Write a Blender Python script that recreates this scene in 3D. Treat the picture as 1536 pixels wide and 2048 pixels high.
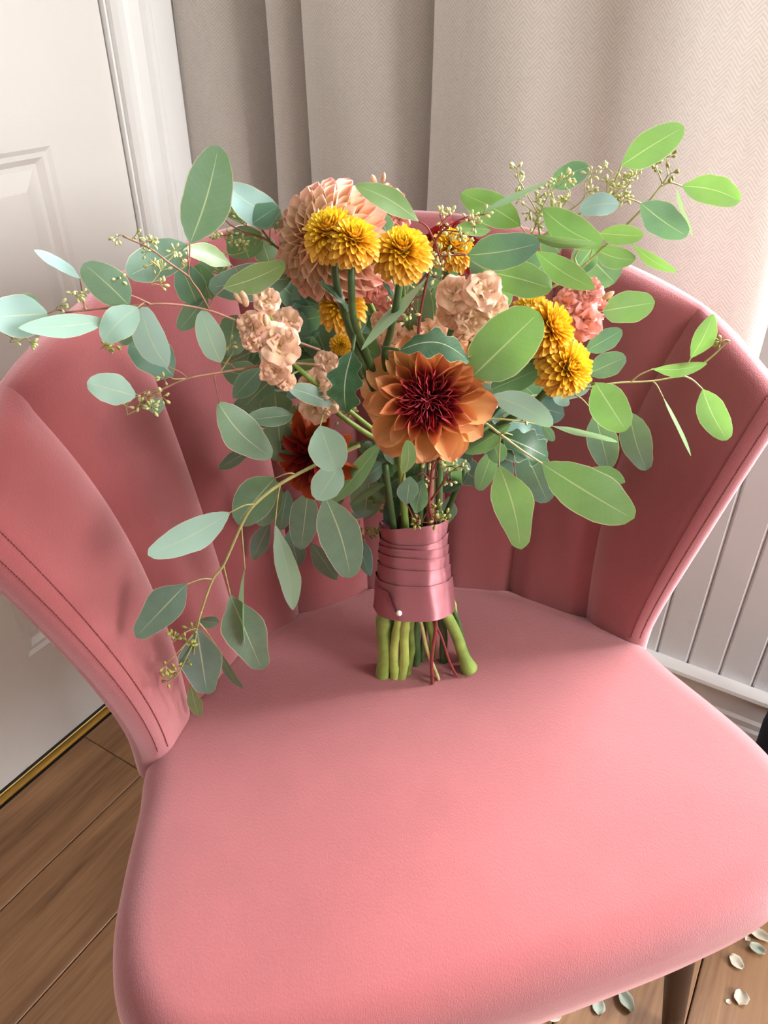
import bpy, bmesh, math, random
from mathutils import Vector, Matrix, Quaternion
from mathutils.bvhtree import BVHTree
from mathutils.noise import noise as pnoise

random.seed(7)
for o in list(bpy.data.objects):
    bpy.data.objects.remove(o)
SC = bpy.context.scene
COL = SC.collection

# ------------------------------------------------------------------ camera
F_PX = 1538.0
PITCH = math.radians(34.0)
CAM = Vector((0, 0, 1.10))
cd = bpy.data.cameras.new('camera')
cam = bpy.data.objects.new('camera', cd)
COL.objects.link(cam)
cam.location = CAM
cam.rotation_euler = (math.pi / 2 - PITCH, 0, 0)
cd.sensor_fit = 'VERTICAL'
cd.sensor_height = 24.0
cd.lens = F_PX / 2048 * 24.0
cd.clip_start = 0.02
cd.clip_end = 50
SC.camera = cam

# room axes in plan: D runs along the door wall towards the corner, N along the window wall to the right
DX = Vector((0.5225, 0.8526, 0))
NX = Vector((0.8526, -0.5225, 0))
def room(n, d, z=0.0):
    return NX * n + DX * d + Vector((0, 0, z))

# ------------------------------------------------------------------ world, lights, exposure
w = bpy.data.worlds.new('world')
SC.world = w
w.use_nodes = True
bg = w.node_tree.nodes['Background']
bg.inputs[0].default_value = (1.0, 0.985, 0.965, 1)
bg.inputs[1].default_value = 1.4

def area_light(name, loc, aim, sx, sy, power, color):
    l = bpy.data.lights.new(name, 'AREA')
    l.shape = 'RECTANGLE'
    l.size = sx
    l.size_y = sy
    l.energy = power
    l.color = color
    ob = bpy.data.objects.new(name, l)
    COL.objects.link(ob)
    ob.location = loc
    ob.rotation_euler = (Vector(aim) - Vector(loc)).to_track_quat('-Z', 'Y').to_euler()
    return ob
# daylight coming in through the window behind and to the right of the chair
area_light('window_daylight', room(0.78, 2.10, 1.75), room(-0.2, 0.40, 0.60), 1.2, 1.1, 198, (0.97, 0.985, 1.0))
# a second, further window on the right-hand side of the room
area_light('side_window_daylight', room(2.75, 0.62, 1.55), room(-0.3, 0.45, 0.75), 1.1, 1.2, 62, (1.0, 0.99, 0.97))

SC.cycles.max_bounces = 4
SC.cycles.diffuse_bounces = 3
SC.cycles.glossy_bounces = 2
SC.cycles.transmission_bounces = 2
SC.cycles.adaptive_threshold = 0.10
SC.cycles.adaptive_min_samples = 10
SC.cycles.transparent_max_bounces = 4
SC.cycles.caustics_reflective = False
SC.cycles.caustics_refractive = False
SC.view_settings.view_transform = 'Standard'
SC.view_settings.look = 'None'
SC.view_settings.exposure = 0.40
SC.view_settings.gamma = 1.0
SC.view_settings.use_curve_mapping = False

# ------------------------------------------------------------------ helpers
def lin(r, g, b):
    f = lambda c: (c / 255 / 12.92) if c / 255 <= 0.04045 else ((c / 255 + 0.055) / 1.055) ** 2.4
    return (f(r), f(g), f(b), 1.0)

def ray(px, py):
    d = Vector(((px - 768) / F_PX, (1024 - py) / F_PX, -1))
    c, s = math.cos(PITCH), math.sin(PITCH)
    return Vector((d.x, c + d.y * s, -s + d.y * c))      # length along the optical axis = 1

def on_y(px, py, Y):
    r = ray(px, py)
    return CAM + r * (Y / r.y)

def px_size(p):
    """metres per photograph pixel at a point"""
    v = p - CAM
    return (v.y * math.cos(PITCH) - v.z * math.sin(PITCH)) / F_PX

def catmull(pts, n):
    out = []
    P = [Vector(p) for p in pts]
    P = [P[0] * 2 - P[1]] + P + [P[-1] * 2 - P[-2]]
    for i in range(1, len(P) - 2):
        for k in range(n):
            t = k / n
            a, b, c, d = P[i - 1], P[i], P[i + 1], P[i + 2]
            out.append(0.5 * ((2 * b) + (c - a) * t + (2 * a - 5 * b + 4 * c - d) * t * t + (3 * b - a - 3 * c + d) * t ** 3))
    out.append(P[-2].copy())
    return out

def interp(x, xs, ys):
    if x <= xs[0]:
        return ys[0]
    for i in range(1, len(xs)):
        if x <= xs[i]:
            t = (x - xs[i - 1]) / (xs[i] - xs[i - 1])
            return ys[i - 1] + (ys[i] - ys[i - 1]) * t
    return ys[-1]

WORLD_LOC = {}
def empty(name, loc, parent=None):
    o = bpy.data.objects.new(name, None)
    COL.objects.link(o)
    o.empty_display_size = 0.02
    loc = Vector(loc)
    WORLD_LOC[o.name] = loc
    if parent:
        o.parent = parent
        o.location = loc - WORLD_LOC[parent.name]
    else:
        o.location = loc
    return o

def make_mesh(name, verts, faces, mats, smooth=True, uvs=None, mat_idx=None):
    me = bpy.data.meshes.new(name)
    me.from_pydata([tuple(v) for v in verts], [], faces)
    for m in (mats if isinstance(mats, (list, tuple)) else [mats]):
        me.materials.append(m)
    if smooth:
        me.polygons.foreach_set('use_smooth', [True] * len(me.polygons))
    if mat_idx:
        me.polygons.foreach_set('material_index', mat_idx)
    if uvs:
        ul = me.uv_layers.new(name='UVMap')
        for l in me.loops:
            ul.data[l.index].uv = uvs[l.vertex_index]
    me.update()
    return me

def link_mesh(name, me, parent=None, origin=None):
    """mesh whose vertices are in world space relative to 'origin'"""
    o = bpy.data.objects.new(name, me)
    COL.objects.link(o)
    origin = Vector(origin) if origin is not None else Vector((0, 0, 0))
    WORLD_LOC[o.name] = origin
    if parent:
        o.parent = parent
        o.location = origin - WORLD_LOC[parent.name]
    else:
        o.location = origin
    return o

def obj(name, verts, faces, mats, parent=None, origin=None, **kw):
    if origin is None:
        origin = WORLD_LOC[parent.name] if parent else Vector((0, 0, 0))
    origin = Vector(origin)
    me = make_mesh(name, [Vector(v) - origin for v in verts], faces, mats, **kw)
    return link_mesh(name, me, parent, origin)

def tag(o, label=None, cat=None, group=None, kind=None):
    if label: o['label'] = label
    if cat: o['category'] = cat
    if group: o['group'] = group
    if kind: o['kind'] = kind
    return o

def grid_faces(nu, nv, closed_u=False):
    f = []
    for j in range(nv - 1):
        for i in range(nu if closed_u else nu - 1):
            i2 = (i + 1) % nu
            f.append((j * nu + i, j * nu + i2, (j + 1) * nu + i2, (j + 1) * nu + i))
    return f

def tube(path, radii, n=8, caps=True):
    """verts, faces of a tube along path points"""
    V, Fc = [], []
    m = len(path)
    up = None
    for i, p in enumerate(path):
        t = (path[min(i + 1, m - 1)] - path[max(i - 1, 0)])
        if t.length < 1e-9:
            t = Vector((0, 0, 1))
        t.normalize()
        if up is None:
            up = t.orthogonal().normalized()
        up = (up - t * up.dot(t))
        if up.length < 1e-6:
            up = t.orthogonal()
        up.normalize()
        b = t.cross(up)
        r = radii[i] if isinstance(radii, (list, tuple)) else radii
        for k in range(n):
            a = 2 * math.pi * k / n
            V.append(p + up * (r * math.cos(a)) + b * (r * math.sin(a)))
    Fc = grid_faces(n, m, True)
    if caps:
        Fc.append(tuple(range(n - 1, -1, -1)))
        Fc.append(tuple((m - 1) * n + k for k in range(n)))
    return V, Fc

def box_vf(axes, lo, hi, bev=0.0):
    """box in a local frame axes=(o,x,y,z) given lo/hi triples; optional chamfer"""
    bm = bmesh.new()
    vs = []
    for z in (lo[2], hi[2]):
        for y in (lo[1], hi[1]):
            for x in (lo[0], hi[0]):
                vs.append(bm.verts.new((x, y, z)))
    for f in [(0, 2, 3, 1), (4, 5, 7, 6), (0, 1, 5, 4), (2, 6, 7, 3), (0, 4, 6, 2), (1, 3, 7, 5)]:
        bm.faces.new([vs[i] for i in f])
    if bev:
        bmesh.ops.bevel(bm, geom=bm.edges[:], offset=bev, segments=1, affect='EDGES')
    bm.verts.index_update()
    o, X, Y, Z = axes
    V = [o + X * v.co.x + Y * v.co.y + Z * v.co.z for v in bm.verts]
    Fc = [tuple(v.index for v in f.verts) for f in bm.faces]
    bm.free()
    return V, Fc

# ------------------------------------------------------------------ materials
class NT:
    def __init__(s, name):
        s.m = bpy.data.materials.new(name)
        s.m.use_nodes = True
        s.t = s.m.node_tree
        s.t.nodes.clear()
        s.out = s.t.nodes.new('ShaderNodeOutputMaterial')
    def n(s, typ, props=None, **ins):
        nd = s.t.nodes.new('ShaderNode' + typ)
        for k, v in (props or {}).items():
            setattr(nd, k, v)
        for k, v in ins.items():
            key = int(k[1:]) if k[0] == 'i' and k[1:].isdigit() else k.replace('_', ' ')
            s.set(nd.inputs[key], v)
        return nd
    def set(s, sock, v):
        if isinstance(v, bpy.types.NodeSocket):
            s.t.links.new(v, sock)
        else:
            sock.default_value = v
    def math(s, op, a, b=0.0, clamp=False):
        nd = s.n('Math', {'operation': op, 'use_clamp': clamp}, i0=a, i1=b)
        return nd.outputs[0]
    def mix(s, fac, a, b, blend='MIX'):
        nd = s.n('Mix', {'data_type': 'RGBA', 'blend_type': blend})
        s.set(nd.inputs[0], fac); s.set(nd.inputs[6], a); s.set(nd.inputs[7], b)
        return nd.outputs[2]
    def ramp(s, fac, stops, interp='LINEAR'):
        nd = s.n('ValToRGB', i0=fac)
        cr = nd.color_ramp
        cr.interpolation = interp
        while len(cr.elements) < len(stops):
            cr.elements.new(0.5)
        for e, (p, c) in zip(cr.elements, stops):
            e.position = p; e.color = c
        return nd.outputs[0]
    def bump(s, h, strength=0.3, dist=0.001, normal=None):
        nd = s.n('Bump', None, Strength=strength, Distance=dist, Height=h)
        if normal is not None:
            s.set(nd.inputs['Normal'], normal)
        return nd.outputs[0]
    def bsdf(s, col, rough=0.5, **kw):
        nd = s.n('BsdfPrincipled')
        s.set(nd.inputs['Base Color'], col); s.set(nd.inputs['Roughness'], rough)
        for k, v in kw.items():
            s.set(nd.inputs[k.replace('_', ' ')], v)
        return nd.outputs[0]
    def done(s, sh):
        s.t.links.new(sh, s.out.inputs[0])
        return s.m
    def obj_co(s):
        return s.n('TexCoord').outputs['Object']
    def uv(s):
        sp = s.n('SeparateXYZ', i0=s.n('TexCoord').outputs['UV'])
        return sp.outputs[0], sp.outputs[1]

M = {}
def simple(name, col, rough=0.5, noise_amt=0.0, noise_scale=20.0, bump=0.0, bscale=200.0, bdist=0.001, **kw):
    t = NT(name)
    c = col
    co = t.obj_co()
    if noise_amt:
        nz = t.n('TexNoise', None, Vector=co, Scale=noise_scale, Detail=4.0).outputs[0]
        dark = tuple(x * (1 - noise_amt) for x in col[:3]) + (1,)
        lite = tuple(min(1, x * (1 + noise_amt)) for x in col[:3]) + (1,)
        c = t.ramp(nz, [(0.3, dark), (0.7, lite)])
    if bump:
        nz2 = t.n('TexNoise', None, Vector=co, Scale=bscale, Detail=3.0).outputs[0]
        kw['Normal'] = t.bump(nz2, bump, bdist)
    M[name] = t.done(t.bsdf(c, rough, **kw))
    return M[name]

simple('white_paint', lin(236, 238, 242), 0.45, 0.03, 6, 0.12, 90)
simple('casing_paint', lin(246, 246, 245), 0.35, 0.02, 6)
simple('wall_paint', lin(214, 210, 206), 0.8, 0.03, 4)
simple('ceiling_paint', lin(235, 233, 230), 0.9, 0.02, 4)
simple('room_paint', lin(112, 108, 104), 0.8, 0.03, 4)
simple('brass', lin(190, 150, 70), 0.32, 0.1, 30, Metallic=0.9)
simple('dark_gap', lin(30, 24, 20), 0.9)
simple('leg_wood', lin(54, 33, 25), 0.4, 0.2, 40)
simple('navy_cloth', lin(22, 30, 52), 0.85, 0.2, 60, 0.3, 600)
simple('black_plastic', lin(14, 14, 16), 0.4)
simple('stitch_thread', lin(126, 60, 62), 0.8)
simple('pearl', lin(238, 226, 214), 0.18, Coat_Weight=0.6)

def door_paint():
    t = NT('door_paint')
    co = t.obj_co()
    mp = t.n('Mapping', None, Vector=co, Scale=(30, 30, 160)).outputs[0]
    nz = t.n('TexNoise', None, Vector=mp, Scale=1.0, Detail=4.0).outputs[0]
    return t.done(t.bsdf(lin(240, 237, 233), 0.42, Normal=t.bump(nz, 0.25, 0.0012)))
M['door_paint'] = door_paint()

def velvet():
    t = NT('velvet')
    co = t.obj_co()
    nz = t.n('TexNoise', None, Vector=co, Scale=7.0, Detail=3.0, Roughness=0.6).outputs[0]
    col = t.ramp(nz, [(0.25, lin(124, 53, 54)), (0.55, lin(134, 59, 60)), (0.8, lin(143, 66, 67))])
    mp = t.n('Mapping', None, Vector=co, Scale=(1.0, 0.45, 1.0), Rotation=(0, 0, 0.5)).outputs[0]
    fine = t.n('TexNoise', None, Vector=mp, Scale=900.0, Detail=2.0).outputs[0]
    med = t.n('TexNoise', None, Vector=co, Scale=60.0, Detail=3.0).outputs[0]
    h = t.math('ADD', fine, t.math('MULTIPLY', med, 0.22))
    nrm = t.bump(h, 0.34, 0.0010)
    nd = t.bsdf(col, 0.85, Sheen_Weight=1.0, Sheen_Roughness=0.6, Sheen_Tint=lin(255, 205, 208),
                Specular_IOR_Level=0.15, Normal=nrm)
    pile = t.n('BsdfSheen', None, Color=lin(132, 110, 116), Roughness=0.5, Normal=nrm)
    return t.done(t.n('AddShader', None, i0=nd, i1=pile.outputs[0]).outputs[0])
M['velvet'] = velvet()

def curtain_mat():
    t = NT('curtain_cloth')
    u, v = t.uv()                       # metres along the cloth, metres up
    tri = t.math('PINGPONG', u, 0.011)
    ph = t.math('ADD', v, t.math('MULTIPLY', tri, 1.1))
    wv = t.math('SINE', t.math('MULTIPLY', ph, 2 * math.pi / 0.0048))
    wv = t.math('ADD', t.math('MULTIPLY', wv, 0.5), 0.5)
    co = t.obj_co()
    nz = t.n('TexNoise', None, Vector=co, Scale=180.0, Detail=3.0).outputs[0]
    f = t.math('ADD', t.math('MULTIPLY', wv, 0.55), t.math('MULTIPLY', nz, 0.6))
    col = t.ramp(f, [(0.2, lin(214, 203, 194)), (0.85, lin(232, 224, 217))])
    nrm = t.bump(f, 0.22, 0.0007)
    d = t.bsdf(col, 0.85, Sheen_Weight=0.15, Specular_IOR_Level=0.2, Normal=nrm)
    tr = t.n('BsdfTranslucent', None, Color=col)
    mx = t.n('MixShader', None, i0=0.22, i1=d, i2=tr.outputs[0])
    return t.done(mx.outputs[0])
M['curtain'] = curtain_mat()

def plank_mat():
    t = NT('oak_laminate')
    co = t.obj_co()
    rnd = t.n('ObjectInfo').outputs['Random']
    off = t.n('CombineXYZ', None, i0=t.math('MULTIPLY', rnd, 37.0), i1=t.math('MULTIPLY', rnd, 11.0), i2=0.0)
    v = t.n('VectorMath', {'operation': 'ADD'}, i0=co, i1=off.outputs[0]).outputs[0]
    mp = t.n('Mapping', None, Vector=v, Scale=(28, 2.2, 1)).outputs[0]
    n1 = t.n('TexNoise', None, Vector=mp, Scale=1.0, Detail=6.0, Roughness=0.65, Distortion=0.9).outputs[0]
    mp2 = t.n('Mapping', None, Vector=v, Scale=(160, 7, 1)).outputs[0]
    n2 = t.n('TexNoise', None, Vector=mp2, Scale=1.0, Detail=4.0).outputs[0]
    f = t.math('ADD', t.math('MULTIPLY', n1, 0.75), t.math('MULTIPLY', n2, 0.25))
    col = t.ramp(f, [(0.3, lin(104, 72, 46)), (0.48, lin(146, 106, 72)), (0.7, lin(176, 134, 96))])
    return t.done(t.bsdf(col, 0.5, Normal=t.bump(f, 0.15, 0.001)))
M['plank'] = plank_mat()

def leaf_mat(name, trans_tint, trans=0.34, rough=0.42, spec=0.5):
    t = NT(name)
    u, v = t.uv()
    base = t.n('ObjectInfo').outputs['Color']
    a = t.math('ABSOLUTE', t.math('SUBTRACT', t.math('MULTIPLY', u, 2.0), 1.0))     # 0 midrib .. 1 edge
    co = t.obj_co()
    nz = t.n('TexNoise', None, Vector=co, Scale=90.0, Detail=4.0).outputs[0]
    c = t.mix(t.math('MULTIPLY', t.math('SUBTRACT', nz, 0.35, True), 0.55), base,
              t.mix(0.45, base, lin(186, 206, 192)))
    # side veins
    vv = t.math('SINE', t.math('MULTIPLY', t.math('SUBTRACT', v, t.math('MULTIPLY', a, 0.17)), 95.0))
    vein = t.math('MULTIPLY', t.math('GREATER_THAN', vv, 0.93), 0.05)
    c = t.mix(vein, c, lin(196, 214, 180))
    # midrib narrowing towards the tip, pale rim
    mw = t.math('ADD', 0.014, t.math('MULTIPLY', t.math('SUBTRACT', 1.0, v), 0.032))
    rib = t.math('MULTIPLY', t.math('LESS_THAN', a, mw), t.math('LESS_THAN', v, 0.93))
    c = t.mix(t.math('MULTIPLY', rib, 0.7), c, lin(206, 214, 172))
    rim = t.math('GREATER_THAN', a, 0.965)
    c = t.mix(t.math('MULTIPLY', rim, 0.75), c, lin(222, 206, 178))
    h = t.math('ADD', t.math('MULTIPLY', rib, -0.6), t.math('MULTIPLY', nz, 0.3))
    nrm = t.bump(h, 0.25, 0.0006)
    d = t.bsdf(c, rough, Specular_IOR_Level=spec, Normal=nrm)
    tr = t.n('BsdfTranslucent', None, Color=t.mix(0.55, c, trans_tint))
    mx = t.n('MixShader', None, i0=trans, i1=d, i2=tr.outputs[0])
    return t.done(mx.outputs[0])
M['leaf'] = leaf_mat('eucalyptus_leaf', lin(150, 205, 70))
M['mumleaf'] = leaf_mat('chrysanthemum_leaf', lin(70, 120, 40), 0.15, 0.35, 0.55)
simple('twig', lin(150, 106, 84), 0.55, 0.25, 120)
simple('twig_green', lin(168, 164, 104), 0.5, 0.2, 120)
simple('twig_red', lin(126, 50, 48), 0.5, 0.2, 120)
simple('seed', lin(196, 200, 136), 0.5, 0.2, 200)
simple('seed_olive', lin(150, 150, 72), 0.5, 0.25, 200)
simple('stem_green', lin(124, 148, 68), 0.45, 0.25, 60, 0.2, 300)
simple('stem_pale', lin(156, 178, 88), 0.45, 0.2, 60, 0.2, 300)
simple('stem_dark', lin(66, 92, 50), 0.5, 0.25, 60)
simple('bud', lin(220, 178, 142), 0.6, 0.3, 150)
simple('sepal', lin(112, 134, 66), 0.5, 0.2, 90)

def petal_mat(name, rows, trans=0.3, rough=0.55, vein=0.1, vein_col=(0.3, 0.05, 0.03, 1)):
    """rows: list of (t, [(v, colour)...]) ; t = ring of the petal (object colour red), v runs base to tip"""
    t = NT(name)
    u, v = t.uv()
    ring = t.n('SeparateColor', None, i0=t.n('ObjectInfo').outputs['Color']).outputs[0]
    cols = [(r, t.ramp(v, st)) for r, st in rows]
    c = cols[0][1]
    for i in range(1, len(cols)):
        f = t.n('MapRange', {'clamp': True}, Value=ring, From_Min=cols[i - 1][0], From_Max=cols[i][0]).outputs[0]
        c = t.mix(f, c, cols[i][1])
    co = t.obj_co()
    fx = t.n('TexNoise', None, Vector=t.n('CombineXYZ', None, i0=t.math('MULTIPLY', u, 22.0), i1=t.math('MULTIPLY', v, 2.0), i2=t.math('MULTIPLY', t.n('ObjectInfo').outputs['Random'], 50.0)).outputs[0], Scale=1.0, Detail=3.0).outputs[0]
    c = t.mix(t.math('MULTIPLY', t.math('SUBTRACT', fx, 0.5, True), vein * 4), c, vein_col)
    d = t.bsdf(c, rough, Specular_IOR_Level=0.3, Normal=t.bump(fx, 0.3, 0.0008))
    tr = t.n('BsdfTranslucent', None, Color=c)
    return t.done(t.n('MixShader', None, i0=trans, i1=d, i2=tr.outputs[0]).outputs[0])

M['peach_petal'] = petal_mat('peach_petal', [
    (0.0, [(0.0, lin(236, 132, 98)), (0.6, lin(250, 172, 128)), (1.0, lin(254, 200, 160))]),
    (0.35, [(0.0, lin(252, 200, 140)), (0.6, lin(255, 224, 172)), (1.0, lin(255, 218, 198))]),
    (1.0, [(0.0, lin(252, 194, 138)), (0.55, lin(255, 208, 172)), (1.0, lin(252, 184, 174))])], 0.16, 0.6, 0.015, lin(244, 170, 140))
M['flame_petal'] = petal_mat('flame_petal', [
    (0.0, [(0.0, lin(150, 14, 48)), (0.6, lin(196, 38, 76)), (1.0, lin(228, 110, 128))]),
    (0.40, [(0.0, lin(160, 14, 48)), (0.6, lin(200, 36, 66)), (1.0, lin(226, 100, 100))]),
    (0.55, [(0.0, lin(150, 12, 44)), (0.52, lin(180, 34, 54)), (0.74, lin(226, 130, 82)), (1.0, lin(238, 158, 106))]),
    (0.75, [(0.0, lin(160, 20, 44)), (0.42, lin(190, 56, 56)), (0.55, lin(244, 182, 112)), (1.0, lin(246, 180, 130))]),
    (1.0, [(0.0, lin(160, 30, 40)), (0.30, lin(204, 96, 60)), (0.42, lin(246, 194, 122)), (0.8, lin(247, 192, 128)), (1.0, lin(240, 164, 126))])], 0.14, 0.55, 0.05, lin(200, 84, 50))
M['rust_petal'] = petal_mat('rust_petal', [
    (0.0, [(0.0, lin(84, 8, 24)), (1.0, lin(128, 20, 36))]),
    (0.5, [(0.0, lin(110, 14, 26)), (1.0, lin(168, 40, 34))]),
    (1.0, [(0.0, lin(150, 40, 30)), (1.0, lin(206, 104, 54))])], 0.2, 0.55, 0.08, lin(120, 30, 24))

def mum_mat():
    t = NT('mum_petal')
    u, v = t.uv()                                     # u = ring 0..1, v = along the petal
    inner = t.ramp(v, [(0.0, lin(232, 176, 10)), (1.0, lin(255, 226, 60))])
    outer = t.ramp(v, [(0.0, lin(220, 124, 26)), (0.5, lin(246, 172, 52)), (1.0, lin(254, 204, 96))])
    c = t.mix(t.n('MapRange', {'clamp': True}, Value=u, From_Min=0.25, From_Max=0.85).outputs[0], inner, outer)
    geo = t.n('NewGeometry').outputs['Backfacing']
    c = t.mix(t.math('MULTIPLY', geo, 0.6), c, lin(226, 128, 44))
    d = t.bsdf(c, 0.55, Specular_IOR_Level=0.3)
    tr = t.n('BsdfTranslucent', None, Color=c)
    return t.done(t.n('MixShader', None, i0=0.28, i1=d, i2=tr.outputs[0]).outputs[0])
M['mum'] = mum_mat()

def stock_mat(name, ctr, mid, edge):
    t = NT(name)
    u, v = t.uv()                                     # v from centre to edge
    c = t.ramp(v, [(0.0, ctr), (0.25, mid), (1.0, edge)])
    d = t.bsdf(c, 0.65, Specular_IOR_Level=0.2)
    tr = t.n('BsdfTranslucent', None, Color=c)
    return t.done(t.n('MixShader', None, i0=0.14, i1=d, i2=tr.outputs[0]).outputs[0])
# (thin ruffled petals)
M['stock_peach'] = stock_mat('stock_peach', lin(212, 204, 110), lin(254, 222, 172), lin(255, 208, 184))
M['stock_pink'] = stock_mat('stock_pink', lin(206, 180, 110), lin(246, 178, 156), lin(248, 168, 160))

def satin():
    t = NT('satin_ribbon')
    co = t.obj_co()
    mp = t.n('Mapping', None, Vector=co, Scale=(3, 3, 900)).outputs[0]
    nz = t.n('TexNoise', None, Vector=mp, Scale=1.0, Detail=2.0).outputs[0]
    mp2 = t.n('Mapping', None, Vector=co, Scale=(60, 60, 25)).outputs[0]
    n2 = t.n('TexNoise', None, Vector=mp2, Scale=1.0, Detail=2.0).outputs[0]
    h = t.math('ADD', t.math('MULTIPLY', nz, 0.1), n2)
    return t.done(t.bsdf(lin(168, 103, 110), 0.40, Specular_IOR_Level=1.0, Metallic=0.6, Sheen_Weight=0.1, Sheen_Tint=lin(255, 190, 190),
                         Anisotropic=0.85, Anisotropic_Rotation=0.25, Tangent=t.n('Tangent', {'direction_type': 'RADIAL', 'axis': 'Z'}).outputs[0], Normal=t.bump(h, 0.25, 0.0016)))
M['satin'] = satin()
simple('fallen_petal', lin(226, 218, 200), 0.6, 0.15, 80)
simple('fallen_leaf', lin(188, 196, 180), 0.5, 0.15, 80)

# ================================================================== THE ROOM
ZU = Vector((0, 0, 1))
AX = (Vector((0, 0, 0)), NX, DX, ZU)                 # room frame: x = n, y = d, z = up
def rbox(name, lo, hi, mat, parent=None, bev=0.0, smooth=False):
    V, Fc = box_vf(AX, lo, hi, bev)
    o = room((lo[0] + hi[0]) / 2, (lo[1] + hi[1]) / 2, lo[2])
    return obj(name, V, Fc, mat, parent, o, smooth=smooth)

N_DOOR = -0.947      # face of the door wall
D_WIN = 1.12         # face of the window wall
N_FAR, D_NEAR = 2.6, -1.6

# floor: a dark underlay with oak planks laid along the door wall
fl = tag(rbox('floor', (N_DOOR - 0.12, D_NEAR, -0.03), (N_FAR, D_WIN + 0.02, -0.008), M['dark_gap']), kind='structure')
PW = 0.147
rows_n0 = -0.787 - PW * 1
me_cache = {}
def plank(n0, d0, d1):
    key = round(d1 - d0, 3)
    if key not in me_cache:
        bm = bmesh.new()
        L, W = d1 - d0, PW
        vs = [bm.verts.new(c) for c in [(0.0008, 0.0006, -0.008), (W - 0.0008, 0.0006, -0.008), (W - 0.0008, L - 0.0006, -0.008), (0.0008, L - 0.0006, -0.008),
                                        (0.0008, 0.0006, 0), (W - 0.0008, 0.0006, 0), (W - 0.0008, L - 0.0006, 0), (0.0008, L - 0.0006, 0)]]
        for f in [(3, 2, 1, 0), (4, 5, 6, 7), (0, 1, 5, 4), (1, 2, 6, 5), (2, 3, 7, 6), (3, 0, 4, 7)]:
            bm.faces.new([vs[i] for i in f])
        bmesh.ops.bevel(bm, geom=[e for e in bm.edges if e.verts[0].co.z > -0.001 and e.verts[1].co.z > -0.001], offset=0.0012, segments=1, affect='EDGES')
        me = bpy.data.meshes.new('plank')
        bm.to_mesh(me); bm.free()
        me.materials.append(M['plank'])
        me_cache[key] = me
    o = link_mesh('plank', me_cache[key], fl, room(n0, d0, 0))
    o.rotation_euler = (0, 0, math.atan2(NX.y, NX.x))
    return o
for r in range(0, 16):
    n0 = rows_n0 + r * PW
    # joint positions per row; the second row shows its end joint by the door
    j0 = {0: 0.50, 1: 1.08, 2: 0.92, 7: -0.20}.get(r, (r * 0.437) % 1.2 - 0.6)
    cuts = [D_NEAR]
    k = j0 - 2.4
    while k < D_WIN:
        if D_NEAR + 0.05 < k < D_WIN - 0.05:
            cuts.append(k)
        k += 1.2
    cuts.append(D_WIN)
    for a, b in zip(cuts, cuts[1:]):
        plank(n0, a, b)

# window wall: opening over a sill, beadboard underneath
Z_SILL, Z_HEAD = 0.79, 2.15
W0, W1 = -0.02, 1.80
wb = tag(rbox('wall_back', (N_DOOR - 0.1, D_WIN + 0.012, 0), (N_FAR, D_WIN + 0.14, Z_SILL - 0.03), M['wall_paint']), kind='structure')
rbox('upper_wall', (N_DOOR - 0.1, D_WIN + 0.012, Z_HEAD), (N_FAR, D_WIN + 0.14, 2.5), M['wall_paint'], wb)
rbox('side_wall', (N_DOOR - 0.1, D_WIN + 0.012, Z_SILL - 0.03), (W0, D_WIN + 0.14, Z_HEAD), M['wall_paint'], wb)
rbox('side_wall', (W1, D_WIN + 0.012, Z_SILL - 0.03), (N_FAR, D_WIN + 0.14, Z_HEAD), M['wall_paint'], wb)
BW = 0.054
bmesh_plank = None
k = 0
x = -0.918
while x < N_FAR - BW:
    if bmesh_plank is None:
        bm = bmesh.new()
        prof = [(0.0, 0.006), (0.0012, 0.0025), (0.004, 0.0), (BW - 0.004, 0.0), (BW - 0.0012, 0.0025), (BW, 0.006)]
        lo = [bm.verts.new((px_, py_, 0.0)) for px_, py_ in prof]
        hi = [bm.verts.new((px_, py_, Z_SILL - 0.03)) for px_, py_ in prof]
        for i in range(len(prof) - 1):
            bm.faces.new((lo[i], lo[i + 1], hi[i + 1], hi[i]))
        bm.faces.new(hi); bm.faces.new(lo[::-1])
        bm.faces.new((lo[0], hi[0], hi[-1], lo[-1]))
        bmesh.ops.recalc_face_normals(bm, faces=bm.faces[:])
        bmesh_plank = bpy.data.meshes.new('beadboard_plank')
        bm.to_mesh(bmesh_plank); bm.free()
        bmesh_plank.materials.append(M['white_paint'])
    o = link_mesh('beadboard_plank', bmesh_plank, wb, room(x, D_WIN, 0))
    o.rotation_euler = (0, 0, math.atan2(NX.y, NX.x))
    x += BW

def sweep_profile(name, prof, a, b, along, mat, parent=None, frame=None):
    """extrude a 2-D profile (p,q) from a to b; prof axes given by frame=(P,Q)"""
    P_, Q_ = frame
    V = []
    for base in (a, b):
        for p, q in prof:
            V.append(base + P_ * p + Q_ * q)
    n = len(prof)
    Fc = [(i, (i + 1) % n, n + (i + 1) % n, n + i) for i in range(n)]
    Fc += [tuple(range(n - 1, -1, -1)), tuple(range(n, 2 * n))]
    return obj(name, V, Fc, mat, parent, a, smooth=False)

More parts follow.
